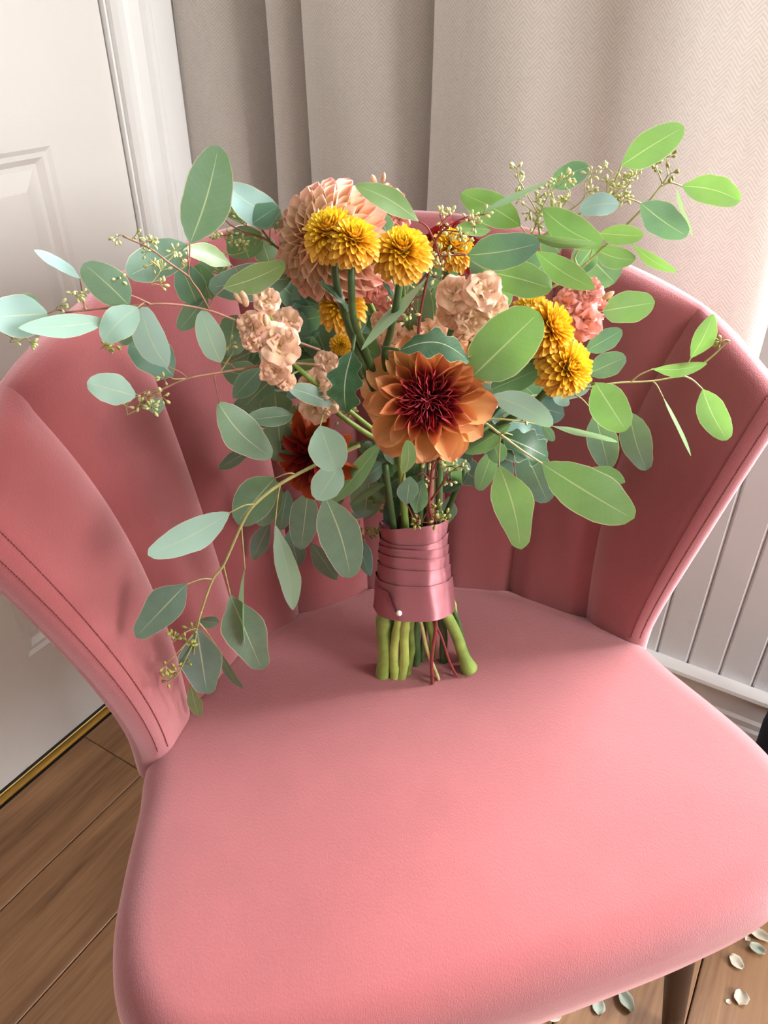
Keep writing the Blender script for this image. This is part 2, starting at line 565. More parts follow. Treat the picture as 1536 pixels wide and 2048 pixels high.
base_prof = [(0, 0), (0.022, 0), (0.022, 0.03), (0.019, 0.036), (0.019, 0.048), (0.015, 0.054), (0.015, 0.092), (0.024, 0.098), (0.026, 0.103), (0.024, 0.109), (0, 0.113)]
bb = sweep_profile('baseboard_back', base_prof, room(-0.93, D_WIN, 0), room(N_FAR, D_WIN, 0), NX, M['casing_paint'], None, (-DX, ZU))
tag(bb, kind='structure')
wf = empty('window_1', room(0.6, D_WIN + 0.09, Z_SILL))
tag(wf, kind='structure')
for nm, lo, hi in [('window_frame', (W0, D_WIN + 0.06, Z_SILL), (W0 + 0.05, D_WIN + 0.12, Z_HEAD)),
                   ('window_frame', (W1 - 0.05, D_WIN + 0.06, Z_SILL), (W1, D_WIN + 0.12, Z_HEAD)),
                   ('window_frame', (W0 + 0.05, D_WIN + 0.06, Z_HEAD - 0.05), (W1 - 0.05, D_WIN + 0.12, Z_HEAD)),
                   ('window_frame', (W0 + 0.05, D_WIN + 0.06, Z_SILL), (W1 - 0.05, D_WIN + 0.12, Z_SILL + 0.05)),
                   ('window_sill', (W0 - 0.05, D_WIN - 0.035, Z_SILL - 0.03), (W1 + 0.05, D_WIN + 0.14, Z_SILL))]:
    rbox(nm, lo, hi, M['casing_paint'], wf, 0.003)

# ceiling
tag(rbox('ceiling', (N_DOOR - 0.14, D_NEAR, 2.5), (N_FAR, D_WIN + 0.14, 2.56), M['ceiling_paint']), kind='structure')

# the rest of the room shell behind and beside the camera (the right-hand wall has a window too)
tag(rbox('wall_front', (N_DOOR - 0.14, D_NEAR - 0.1, 0), (N_FAR + 0.1, D_NEAR, 2.5), M['room_paint']), kind='structure')
tag(rbox('wall_door_side', (N_DOOR - 0.14, D_NEAR, 0), (N_DOOR - 0.06, 0.02, 2.5), M['room_paint']), kind='structure')
wr = tag(rbox('wall_right', (N_FAR, D_NEAR, 0), (N_FAR + 0.1, D_WIN + 0.14, 0.85), M['room_paint']), kind='structure')
rbox('upper_wall', (N_FAR, D_NEAR, 2.2), (N_FAR + 0.1, D_WIN + 0.14, 2.5), M['room_paint'], wr)
rbox('side_wall', (N_FAR, D_NEAR, 0.85), (N_FAR + 0.1, 0.0, 2.2), M['room_paint'], wr)

# door wall
wl = tag(rbox('wall_left', (N_DOOR - 0.14, 0.96, 0), (N_DOOR, D_WIN + 0.012, 2.5), M['wall_paint']), kind='structure')
D_JAMB = 0.842
# casing: moulded architrave seen at an angle, stepped profile (along d, proud along n)
cas_prof = [(0.0, 0.0), (0.0, 0.010), (0.006, 0.016), (0.016, 0.016), (0.021, 0.011), (0.028, 0.013), (0.040, 0.020), (0.046, 0.026), (0.054, 0.026), (0.060, 0.021), (0.100, 0.021), (0.104, 0.017), (0.104, 0.0)]
tr = sweep_profile('trim_1', cas_prof, room(N_DOOR, D_JAMB, 0), room(N_DOOR, D_JAMB, 2.3), ZU, M['casing_paint'], None, (DX, NX))
tag(tr, kind='structure')
rbox('door_stop', (N_DOOR - 0.05, D_JAMB - 0.004, 0.0), (N_DOOR + 0.002, D_JAMB - 0.0005, 2.25), M['casing_paint'], tr)
# door leaf with moulded panels (stiles and rails, a sunk moulding and a raised field for each panel)
DO_N = N_DOOR - 0.006
door = empty('door_1', room(DO_N, 0.45, 0.012))
tag(door, kind='structure')
D0, D1 = 0.02, D_JAMB - 0.006
def dbox(name, d0, d1, z0, z1, n0=-0.035, n1=0.0, bev=0.0):
    return rbox(name, (DO_N + n0, d0, z0), (DO_N + n1, d1, z1), M['door_paint'], door, bev)
dpan = [(0.145, 0.395), (0.464, 0.715)]
zpan = [(0.216, 0.934), (1.10, 1.82)]
dbox('stile', D0, 0.145, 0.012, 2.0)
dbox('stile', 0.395, 0.464, 0.012, 2.0)
dbox('stile', 0.715, D1, 0.012, 2.0)
for d0, d1 in dpan:
    dbox('rail', d0, d1, 0.012, zpan[0][0])
    dbox('rail', d0, d1, zpan[0][1], zpan[1][0])
    dbox('rail', d0, d1, zpan[1][1], 2.0)
    for z0, z1 in zpan:
        # panel: concentric rings -> moulding slope, channel, bevel, raised field
        rings = [(0.0, 0.0), (0.006, -0.004), (0.012, -0.004), (0.020, -0.012), (0.026, -0.012), (0.030, -0.010), (0.048, -0.0025), (0.050, -0.002)]
        V = []
        for ins, dep in rings:
            for dd, zz in ((d0 + ins, z0 + ins), (d1 - ins, z0 + ins), (d1 - ins, z1 - ins), (d0 + ins, z1 - ins)):
                V.append(room(DO_N + dep, dd, zz))
        Fc = grid_faces(4, len(rings), True) + [tuple((len(rings) - 1) * 4 + i for i in range(4))]
        obj('door_panel', V, Fc, M['door_paint'], door, room(DO_N, (d0 + d1) / 2, z0), smooth=False)
# threshold strip in brass under the door
th = sweep_profile('trim_2', [(0, 0), (0.017, 0), (0.017, 0.002), (0.013, 0.0045), (0.004, 0.0045), (0, 0.003)], room(DO_N - 0.001, D_NEAR, 0.0005), room(DO_N - 0.001, D_JAMB, 0.0005), DX, M['brass'], None, (NX, ZU))
tag(th, kind='structure')

# ------------------------------------------------------------------ curtain
prof = [(-0.925, 0.978), (-0.935, 0.958), (-0.922, 0.946), (-0.89, 0.946), (-0.86, 0.954), (-0.83, 0.975), (-0.806, 1.025), (-0.797, 1.045), (-0.790, 1.02), (-0.785, 0.975), (-0.770, 0.952), (-0.745, 0.955),
        (-0.731, 0.975), (-0.726, 0.990), (-0.722, 0.975), (-0.706, 0.952), (-0.66, 0.942), (-0.60, 0.950), (-0.555, 0.975), (-0.537, 1.000), (-0.530, 0.985), (-0.515, 0.955), (-0.46, 0.940), (-0.40, 0.948),
        (-0.35, 0.972), (-0.30, 0.985), (-0.25, 0.968), (-0.19, 0.950), (-0.13, 0.955), (-0.095, 0.975), (-0.075, 1.0)]
pl = catmull([Vector((a, b, 0)) for a, b in prof], 7)
arc = [0.0]
for i in range(1, len(pl)):
    arc.append(arc[-1] + (pl[i] - pl[i - 1]).length)
V, UV = [], []
zs = [0.50 + i * (2.35 - 0.50) / 30 for i in range(31)]
dmid = 0.965
for z in zs:
    # folds open a little towards the hem, and sway
    k = 1.0 + 0.18 * (1.4 - z) / 0.9 if z < 1.4 else 1.0
    for i, p in enumerate(pl):
        sway = 0.006 * math.sin(3.1 * z + p.x * 9) + 0.004 * math.sin(7 * z + p.x * 23)
        dd = dmid + (p.y - dmid) * k + sway
        V.append(room(p.x + 0.004 * math.sin(4 * z + p.x * 5), dd, z))
        UV.append((arc[i], z))
nu = len(pl)
curtain = obj('curtain', V, grid_faces(nu, len(zs)), M['curtain'], None, room(-0.5, 0.965, 0.50), uvs=UV)
tag(curtain, 'beige herringbone woven curtain hanging in soft folds behind the chair', 'curtain')

# ================================================================== THE CHAIR
SEAT_Z = 0.47
CH_O = Vector((0.036, 0.585, 0))
CX = Vector((0.955, 0.296, 0)).normalized()
CY = Vector((-0.296, 0.955, 0)).normalized()
def ch(x, y, z=0.0):
    """chair frame: x to the sitter's side, y to the back, z above the seat plane"""
    return CH_O + CX * x + CY * y + Vector((0, 0, SEAT_Z + z))

chair = empty('tub_chair', ch(0, -0.06, -SEAT_Z))
tag(chair, 'dusty pink velvet tub chair with channelled back and flared wings', 'chair')

# shell parameter s: -1 left front edge .. 0 middle of the back .. +1 right front edge
SK = [0.0, 0.30, 0.53, 0.775, 1.0]                   # seams at 0, .30, .53, .775
BX = [(0.0, 0.182), (0.092, 0.160), (0.166, 0.125), (0.237, 0.052), (0.287, -0.004)]
TX = [(0.0, 0.300, 0.432), (0.128, 0.283, 0.428), (0.240, 0.222, 0.406), (0.336, 0.095, 0.365), (0.384, -0.010, 0.296)]
def spline1(s, ks, vals):
    n = len(ks)
    # mirrored catmull with non-uniform knots (finite-difference tangents)
    def m(i):
        if i == 0:
            return 0.0 if vals[0] == 0 else 0.0
        if i == n - 1:
            return (vals[i] - vals[i - 1]) / (ks[i] - ks[i - 1])
        return (vals[i + 1] - vals[i - 1]) / (ks[i + 1] - ks[i - 1])
    for i in range(n - 1):
        if s <= ks[i + 1] or i == n - 2:
            h = ks[i + 1] - ks[i]
            t = (s - ks[i]) / h
            m0, m1 = m(i), m(i + 1)
            if i == 0 and vals[0] == 0:
                m0 = vals[1] / h
            t2, t3 = t * t, t * t * t
            return (2 * t3 - 3 * t2 + 1) * vals[i] + (t3 - 2 * t2 + t) * h * m0 + (-2 * t3 + 3 * t2) * vals[i + 1] + (t3 - t2) * h * m1
HALF = 0.021                                          # half thickness of the padded shell
def mid_surf(s, v):
    a = abs(s); sg = 1 if s >= 0 else -1
    # the front seams bow towards the back half way up
    a -= 0.045 * math.sin(math.pi * max(0.0, min(1.0, v))) * math.exp(-((a - 0.775) / 0.12) ** 2) * (1 - a) / 0.225
    bx, by = spline1(a, SK, [p[0] for p in BX]), spline1(a, SK, [p[1] for p in BX])
    tx, ty, tz = (spline1(a, SK, [p[i] for p in TX]) for i in range(3))
    # move the bottom line outwards by the half thickness
    e = 0.01
    b2 = (spline1(min(a + e, 1), SK, [p[0] for p in BX]), spline1(min(a + e, 1), SK, [p[1] for p in BX]))
    b1 = (spline1(max(a - e, 0), SK, [p[0] for p in BX]), spline1(max(a - e, 0), SK, [p[1] for p in BX]))
    tg = Vector((b2[0] - b1[0], b2[1] - b1[1], 0)).normalized()
    out = Vector((-tg.y, tg.x, 0))
    bx += out.x * HALF * (1 - 0.75 * max(0, (a - 0.7) / 0.3)); by += out.y * HALF * (1 - 0.6 * max(0, (a - 0.7) / 0.3))
    p = 1.15 + 0.55 * a * a
    vv = max(v, 0.0)
    f = vv ** p
    x = bx + (tx - bx) * f
    y = by + (ty - by) * f
    # the front edge hollows back a little half way up
    if a > 0.6:
        y -= 0.012 * math.sin(math.pi * min(1, vv)) * ((a - 0.6) / 0.4)
    z = tz * v if v > 0 else 0.40 * v
    return Vector((sg * x, y, z))
def shell_normal(s, v):
    e = 0.004
    s0, s1 = max(-1, s - e), min(1, s + e)
    v0, v1 = max(0.0, v - e), min(1.0, v + e)
    du = mid_surf(s1, v) - mid_surf(s0, v)
    dv = mid_surf(s, v1) - mid_surf(s, v0)
    return du.cross(dv).normalized()                  # points into the tub or out; fixed below
n_test = shell_normal(0.0, 0.5)
N_IN = 1 if n_test.y < 0 else -1
def edge_round(s, v):
    # distance to the front edge and to the rim in metres (approx.)
    de = (1 - abs(s)) * 0.33
    dr = (1 - v) * 0.42 if v > 0 else 1
    r = HALF * 1.0
    fe = math.sqrt(max(0, 1 - max(0, 1 - de / r) ** 2))
    fr = math.sqrt(max(0, 1 - max(0, 1 - dr / (r * 1.2)) ** 2))
    return fe * fr
SEAMS = [-1.0, -0.775, -0.53, -0.30, 0.0, 0.30, 0.53, 0.775, 1.0]
def puff(s, v):
    for a, b in zip(SEAMS, SEAMS[1:]):
        if a <= s <= b:
            t = (s - a) / (b - a)
            lo = 0.0 if a > -1 else 1.0
            hi = 0.0 if b < 1 else 1.0
            q = 1.0
            if lo == 0.0:
                q *= 1 - (1 - min(1, t / 0.36)) ** 2.6
            if hi == 0.0:
                q *= 1 - (1 - min(1, (1 - t) / 0.36)) ** 2.6
            return q
    return 1.0
def shell_pt(s, v, side, lift=0.0):
    """side +1 = inside of the tub, -1 = outside"""
    m = mid_surf(s, v)
    n = shell_normal(s, max(0.0, v)) * N_IN
    er = edge_round(s, v)
    d = HALF * er
    if side > 0:
        d += (0.0135 * puff(s, v) - 0.0105) * min(1, er * 1.2) * min(1.0, 0.25 + (1 - min(1, v)) * 9)
    d += lift
    c = m + n * d * side
    return ch(c.x, c.y, c.z)

def vs_samples(n):
    # denser towards the rim
    return [-0.10 + 1.10 * (1 - (1 - i / n) ** 1.6) for i in range(n)] + [0.985, 0.9925, 0.9975, 1.0]
vs_ = sorted(vs_samples(26))
back = empty('backrest', ch(0, 0.2, 0), chair)
INNER_V, INNER_F = [], []
for a, b in zip(SEAMS, SEAMS[1:]):
    us = sorted([a + (b - a) * i / 18 for i in range(19)] + [a + (b - a) * q for q in (0.007, 0.018, 0.035, 0.965, 0.982, 0.993)])
    if a == -1.0:
        us = sorted(us + [-1 + 0.33 * q for q in (0.004, 0.012, 0.025, 0.045)])
    if b == 1.0:
        us = sorted(us + [1 - 0.33 * q for q in (0.004, 0.012, 0.025, 0.045)])
    V = [shell_pt(s, v, 1) for v in vs_ for s in us]
    Fc = grid_faces(len(us), len(vs_))
    o0 = len(INNER_V)
    INNER_V += V
    INNER_F += [tuple(i + o0 for i in f) for f in Fc]
    obj('channel_panel', V, Fc, M['velvet'], back)
us = [-1 + 2 * i / 90 for i in range(91)]
us = sorted(us + [-1 + 0.33 * q for q in (0.004, 0.012, 0.025, 0.045)] + [1 - 0.33 * q for q in (0.004, 0.012, 0.025, 0.045)])
V = [shell_pt(s, v, -1) for v in vs_ for s in us]
obj('outer_shell', V, [f[::-1] for f in grid_faces(len(us), len(vs_))], M['velvet'], back)
# twin rows of stitching along the front edge of each wing
for sg in (-1, 1):
    for off, start in ((0.016, 0.02), (0.042, 0.02)):
        V, Fc = [], []
        nst = 105
        for i in range(nst):
            va = start + (0.97 - start) * i / nst
            vb = start + (0.97 - start) * (i + 0.72) / nst
            path = [shell_pt(sg * (1 - off), va + (vb - va) * k / 2, 1, 0.0004) for k in range(3)]
            tv, tf = tube(path, 0.0005, 5)
            o0 = len(V)
            V += tv
            Fc += [tuple(i_ + o0 for i_ in f) for f in tf]
        tag(obj('stitching', V, Fc, M['stitch_thread'], back), kind='stuff')

# seat cushion: half outline (x, y) from the back middle round to the front middle
half = [(0.0, 0.205), (0.10, 0.185), (0.18, 0.145), (0.245, 0.075), (0.286, 0.012), (0.298, -0.045), (0.313, -0.105), (0.324, -0.165), (0.320, -0.222), (0.292, -0.270), (0.235, -0.296), (0.15, -0.306), (0.07, -0.309), (0.0, -0.310)]
pts = catmull([Vector((x, y, 0)) for x, y in half], 6)
outline = pts + [Vector((-p.x, p.y, 0)) for p in reversed(pts[1:-1])]
nO = len(outline)
cen = Vector((0, -0.06, 0))
def inset(i, d):
    p = outline[i]
    a, b = outline[(i - 1) % nO], outline[(i + 1) % nO]
    t = (b - a).normalized()
    n = Vector((-t.y, t.x, 0))
    if n.dot(cen - p) < 0:
        n = -n
    return p + n * d
seat_rings = []
RR = 0.034
for k in range(7, -1, -1):                            # underside and side, going up
    pass
ringspec = [(0.10, -0.092), (0.03, -0.092), (0.008, -0.086), (0.0, -0.074), (-0.004, -0.05), (-0.003, -0.036)]
for k in range(1, 9):
    a = math.pi / 2 * k / 8
    ringspec.append((-0.003 + RR * (1 - math.cos(a)) * 1.15, -0.036 + 0.036 * math.sin(a) - 0.003 * (1 - k / 8)))
V = []
for ins, z in ringspec:
    for i in range(nO):
        q = inset(i, ins)
        V.append(ch(q.x, q.y, z))
last = [inset(i, ringspec[-1][0]) for i in range(nO)]
CR = 10
for k in range(1, CR):
    f = 1 - k / CR
    for q in last:
        c = cen + (q - cen) * f
        z = 0.007 * (1 - f * f) - 0.004 * math.exp(-((c.x - 0.02) ** 2 + (c.y - 0.0) ** 2) / 0.01)
        V.append(ch(c.x, c.y, z))
nR = len(ringspec) + CR - 1
Fc = grid_faces(nO, nR, True)
V.append(ch(cen.x, cen.y, 0.0045))
ci = len(V) - 1
Fc += [((nR - 1) * nO + i, (nR - 1) * nO + (i + 1) % nO, ci) for i in range(nO)]
Fc.append(tuple(range(nO - 1, -1, -1)))
SEAT_V, SEAT_F = V, Fc
obj('seat_cushion', V, Fc, M['velvet'], chair)
# legs: tapered round wooden legs, splayed
for lx, ly, fx, fy in ((0.232, -0.20, 0.272, -0.236), (-0.232, -0.20, -0.272, -0.236), (0.19, 0.12, 0.235, 0.19), (-0.19, 0.12, -0.235, 0.19)):
    a, b = ch(lx, ly, -0.085), ch(fx, fy, -SEAT_Z + 0.0)
    path = [a + (b - a) * (k / 6) for k in range(7)]
    V, Fc = tube(path, [0.021 - 0.009 * k / 6 for k in range(7)], 16)
    obj('leg', V, Fc, M['leg_wood'], chair)

# collision surfaces used to keep foliage in front of the upholstery
BV = BVHTree.FromPolygons([tuple(v) for v in INNER_V] + [tuple(v) for v in SEAT_V], INNER_F + [tuple(i + len(INNER_V) for i in f) for f in SEAT_F])
BSEAT = BVHTree.FromPolygons([tuple(v) for v in SEAT_V], SEAT_F)

# ================================================================== THE BOUQUET
def y_layer(px):
    return interp(px, [0, 300, 600, 850, 1100, 1536], [0.505, 0.54, 0.605, 0.625, 0.635, 0.645])
def at(px, py, dy=0.0, gap=0.012):
    """a point of the bouquet: pixel direction, at the bouquet's own distance plus dy, kept in front of the chair"""
    p = on_y(px, py, y_layer(px) + dy)
    r = ray(px, py)
    ln = r.length
    hit, nrm, idx, dist = BV.ray_cast(CAM, r.normalized())
    if hit is not None:
        dmax = dist - gap
        if (p - CAM).length > dmax:
            p = CAM + r.normalized() * dmax
    return p

stem_base = BSEAT.ray_cast(CAM, ray(850, 1352).normalized())[0]
bq = empty('bouquet', stem_base)
tag(bq, 'hand-tied bouquet of dahlias, chrysanthemums, stocks and eucalyptus standing on the pink chair', 'bouquet')
CORE = at(835, 930, 0.05)                             # where the stems gather above the ribbon
GT = on_y(826, 1046, 0.640)                           # ribbon top and bottom centres
GB = on_y(828, 1214, 0.612)

SAGE, GLAUC, FRESH, BLUE = lin(110, 141, 122), lin(158, 192, 181), lin(118, 158, 96), lin(98, 138, 128)
TONE = {'s': SAGE, 'g': GLAUC, 'f': FRESH, 'b': BLUE, 'o': lin(122, 142, 96)}

def leaf_profile(kind):
    if kind == 'ov':      # ovate, broad in the middle, soft tip
        return [(0, 0.03), (0.08, 0.36), (0.2, 0.74), (0.35, 0.96), (0.5, 1.0), (0.65, 0.94), (0.8, 0.76), (0.9, 0.56), (0.96, 0.38), (0.99, 0.2), (1, 0.05)]
    if kind == 'rd':      # round
        return [(0, 0.05), (0.06, 0.45), (0.18, 0.82), (0.35, 0.99), (0.5, 1.0), (0.68, 0.95), (0.84, 0.76), (0.94, 0.5), (0.98, 0.28), (1, 0.06)]
    if kind == 'la':      # lance
        return [(0, 0.02), (0.1, 0.3), (0.25, 0.7), (0.42, 0.98), (0.55, 1.0), (0.7, 0.86), (0.85, 0.58), (0.94, 0.32), (0.98, 0.16), (1, 0.03)]
    if kind == 'di':      # diamond with a blunt tip
        return [(0, 0.02), (0.1, 0.34), (0.25, 0.8), (0.36, 1.0), (0.5, 0.97), (0.65, 0.78), (0.8, 0.6), (0.92, 0.46), (0.98, 0.24), (1, 0.04)]
def smooth_prof(pr, v):
    for i in range(1, len(pr)):
        if v <= pr[i][0] or i == len(pr) - 1:
            t = (v - pr[i - 1][0]) / (pr[i][0] - pr[i - 1][0])
            t = t * t * (3 - 2 * t) * 0.35 + t * 0.65
            return pr[i - 1][1] + (pr[i][1] - pr[i - 1][1]) * t

def make_leaf(parent, b, t, width, tone, kind='ov', roll=0.0, bow=0.0, arch=0.0, name='leaf', mat='leaf', lobes=0.0):
    ax = t - b
    L = ax.length
    Yv = ax.normalized()
    view = (CAM - (b + t) / 2).normalized()
    Zv = (view - Yv * view.dot(Yv)).normalized()
    Xv = Yv.cross(Zv)
    q = Quaternion(Yv, math.radians(roll))
    Xv, Zv = q @ Xv, q @ Zv
    pr = leaf_profile(kind)
    nv, nu = 21, 9
    V, UV = [], []
    sd = random.random() * 100
    asym = random.uniform(-0.06, 0.06)
    wav = random.uniform(0.3, 1.0)
    cup = random.uniform(-0.10, 0.22)
    for j in range(nv):
        v = j / (nv - 1)
        v = v * v * (3 - 2 * v) * 0.35 + v * 0.65
        w0 = smooth_prof(pr, v) * width / 2
        side = bow * L * math.sin(math.pi * v) 
        hgt = arch * L * math.sin(math.pi * v)
        for i in range(nu):
            a = -1 + 2 * i / (nu - 1)
            ww = w0 * (1 + asym * a + 0.16 * wav * pnoise(Vector((v * 4.5, (1.5 if a > 0 else -1.5), sd))))
            if lobes:
                ww *= 1 - lobes * (0.5 + 0.5 * math.cos(v * 2 * math.pi * 3.2 + (1.2 if a > 0 else 0))) * (0.25 + 0.75 * abs(a)) * (1 if 0.08 < v < 0.97 else 0)
            zz = hgt + cup * abs(a) ** 1.6 * w0 * 0.8 + 0.014 * width * wav * math.sin(v * 10 + sd + (1.7 if a > 0 else 0)) * abs(a) * 2.0
            V.append(b + Yv * (v * L) + Xv * (a * ww + side) + Zv * zz)
            UV.append(((a + 1) / 2, v))
    o = obj(name, V, grid_faces(nu, nv), M[mat], parent, b, uvs=UV)
    k = random.uniform(0.9, 1.1)
    o.color = (tone[0] * k, tone[1] * k, tone[2] * random.uniform(0.9, 1.1), 1)
    return o

def twig(parent, pts3, r0, r1, mat, name='twig', n=6, sub=6):
    path = catmull(pts3, sub) if len(pts3) > 2 else [pts3[0] + (pts3[1] - pts3[0]) * k / 4 for k in range(5)]
    m = len(path)
    V, Fc = tube(path, [r0 + (r1 - r0) * i / (m - 1) for i in range(m)], n)
    return obj(name, V, Fc, M[mat], parent)

def seed_cluster(parent, pts, npods, mat='seed', twig_mat='twig_green', dy=0.0, spread=26, pod=11):
    """pts = pixel polyline of the little stalk; umbels of pods along its outer part"""
    P3 = [at(x, y, dy) for x, y in pts]
    path = catmull(P3, 6) if len(P3) > 2 else [P3[0] + (P3[1] - P3[0]) * k / 6 for k in range(7)]
    s = px_size(P3[-1])
    V, Fc, mi = [], [], []
    def add(tv, tf, m):
        o0 = len(V)
        V.extend(tv)
        for f in tf:
            Fc.append(tuple(i + o0 for i in f)); mi.append(m)
    add(*tube(path, [1.6 * s + (0.9 - 1.6) * s * i / (len(path) - 1) for i in range(len(path))], 5), 0)
    numb = max(1, npods // 6)
    for u in range(numb):
        f = 1.0 if numb == 1 else 0.35 + 0.65 * u / (numb - 1)
        p0 = path[int(f * (len(path) - 1))]
        d0 = Vector((random.gauss(0, 1), random.gauss(0, 0.7), random.gauss(0.3, 0.8))).normalized()
        hub = p0 + d0 * spread * s * random.uniform(0.3, 0.8)
        add(*tube([p0, (p0 + hub) / 2 + Vector((0, 0, s * 2)), hub], 0.9 * s, 4), 0)
        for k in range(6):
            dd = (d0 * 0.5 + Vector((random.gauss(0, 1), random.gauss(0, 1), random.gauss(0.1, 1))).normalized()).normalized()
            b = hub + dd * s * random.uniform(5, 11)
            add(*tube([hub, b], 0.7 * s, 4), 0)
            L = pod * s * random.uniform(0.8, 1.15)
            prof_ = [(0, 0.10), (0.15, 0.2), (0.4, 0.32), (0.62, 0.36), (0.8, 0.27), (0.93, 0.14), (1.0, 0.03)]
            add(*tube([b + dd * (L * q[0]) for q in prof_], [q[1] * L * 0.82 for q in prof_], 7), 1)
    return tag(obj('seed_cluster', V, Fc, [M[twig_mat], M[mat]], parent, mat_idx=mi), kind='stuff')

# ---- eucalyptus sprigs: (label, stem material, stem pixel path, dy, [branch paths], [leaves], [seed clusters])
# leaf = (base x, base y, tip x, tip y, width px, tone, shape, roll, dy base, dy tip, bow, attach point or None)
def sprig(label, mat, stem, dy, branches, leaves, seeds, r=(3.4, 2.0)):
    e_loc = at(*stem[0], dy)
    e = empty('eucalyptus_sprig', e_loc, bq)
    e['label'] = label
    P3 = [at(x, y, dy) for x, y in stem]
    s = px_size(P3[-1])
    twig(e, P3, r[0] * s, r[1] * s, mat, 'stem')
    for br in branches:
        twig(e, [at(x, y, dy) for x, y in br], 2.4 * s, 1.5 * s, mat, 'branch')
    for lf in leaves:
        bx, by, tx, ty, wd, tone, kind, roll, d0, d1, bow, att = lf
        b = at(bx, by, dy + d0)
        t = at(tx, ty, dy + d1)
        if att:
            a = at(att[0], att[1], dy)
            mid = at((att[0] * 0.6 + bx * 0.4), (att[1] * 0.6 + by * 0.4), dy) + Vector((0, 0, 0.002))
            twig(e, [a, mid, b + (t - b) * 0.02], 1.7 * s, 1.2 * s, mat, 'petiole')
        make_leaf(e, b, t, wd * px_size((b + t) / 2) / max(0.18, math.cos(math.radians(roll))), TONE[tone], kind, roll, bow, random.uniform(-0.03, 0.06))
    for sd_ in seeds:
        pts_, n_ = sd_[0], sd_[1]
        seed_cluster(e, pts_, n_, sd_[2] if len(sd_) > 2 else 'seed', mat if mat != 'twig' else 'twig_green', dy)
    return e

sprig('upper left eucalyptus sprig reaching over the chair wing', 'twig',
      [(640, 700), (540, 665), (470, 640), (415, 620), (340, 608), (255, 612), (130, 625)], -0.02,
      [[(418, 618), (400, 585), (378, 552), (379, 520), (380, 487)], [(378, 553), (335, 523), (300, 497), (245, 472)], [(300, 608), (275, 596), (250, 585), (243, 565)]],
      [(380, 487, 437, 292, 97, 's', 'ov', 8, 0, 0.0, 0.03, None),
       (259, 612, 167, 527, 74, 's', 'ov', -10, 0, -0.01, 0.02, None),
       (162, 558, 68, 500, 24, 'g', 'la', 48, 0, 0.01, 0.05, (170, 622)),
       (97, 627, -24, 634, 86, 'g', 'ov', 6, 0, -0.01, 0.0, (130, 625)),
       (80, 612, 40, 590, 24, 's', 'ov', 0, 0.02, 0.02, 0.0, None),
       (222, 640, 37, 656, 46, 'g', 'la', 22, -0.01, -0.02, -0.02, (255, 613)),
       (276, 614, 206, 682, 64, 'g', 'ov', 12, -0.01, -0.02, 0.04, (300, 609)),
       (274, 620, 243, 690, 42, 's', 'ov', -20, 0.015, 0.01, 0.0, None),
       (376, 489, 255, 553, 76, 's', 'ov', 14, 0.04, 0.03, 0.0, (378, 540)),
       (465, 531, 366, 500, 40, 'o', 'la', 26, 0.03, 0.02, 0.04, (480, 560)),
       (446, 576, 571, 527, 54, 'o', 'ov', 26, 0, -0.01, 0.05, (418, 617)),
       (583, 557, 417, 575, 74, 's', 'ov', 10, 0.05, 0.04, 0.0, None),
       (470, 630, 456, 712, 60, 's', 'rd', 0, 0.05, 0.04, 0.0, (480, 640)),
       (396, 612, 360, 530, 62, 'b', 'ov', 10, 0.06, 0.06, 0.0, None),
       (425, 600, 398, 528, 48, 'b', 'ov', -20, 0.07, 0.06, 0.0, None),
       (415, 592, 358, 660, 46, 's', 'ov', 12, 0.06, 0.05, 0.0, None)],
      [([(335, 523), (300, 497), (245, 470)], 30), ([(300, 520), (320, 540), (300, 570)], 18), ([(335, 523), (350, 505), (345, 490)], 6), ([(360, 540), (372, 530), (368, 520)], 6),
       ([(260, 590), (245, 575), (243, 560)], 6), ([(175, 622), (160, 600), (148, 585)], 12), ([(130, 625), (118, 612), (112, 618)], 6), ([(60, 665), (45, 680), (20, 685)], 12), ([(230, 675), (210, 690), (200, 698)], 12, 'seed_olive')])

sprig('lower left eucalyptus sprig pointing at the chair wing seam', 'twig',
      [(640, 730), (560, 727), (440, 745), (375, 757), (325, 778), (290, 790)], -0.01,
      [[(325, 778), (300, 795), (270, 820)]],
      [(337, 736, 283, 614, 64, 'g', 'ov', 8, 0, -0.02, -0.05, (376, 757)),
       (347, 753, 257, 688, 74, 'b', 'ov', 0, 0.03, 0.02, 0.06, None),
       (442, 726, 402, 621, 54, 'g', 'ov', 8, 0, -0.01, -0.02, (470, 737)),
       (436, 804, 543, 914, 74, 's', 'ov', -12, 0, -0.01, 0.06, (428, 748)),
       (273, 792, 174, 765, 62, 'g', 'ov', 8, 0, 0.0, 0.0, (325, 778)),
       (296, 818, 330, 806, 30, 's', 'ov', 30, 0.03, 0.03, 0, None),
       (524, 734, 466, 796, 46, 's', 'la', 0, 0.05, 0.05, 0.0, None)],
      [([(325, 780), (305, 795), (285, 803)], 12), ([(300, 795), (280, 815), (255, 830)], 18), ([(375, 757), (350, 758), (342, 755)], 6), ([(440, 745), (470, 700), (480, 690)], 6)])

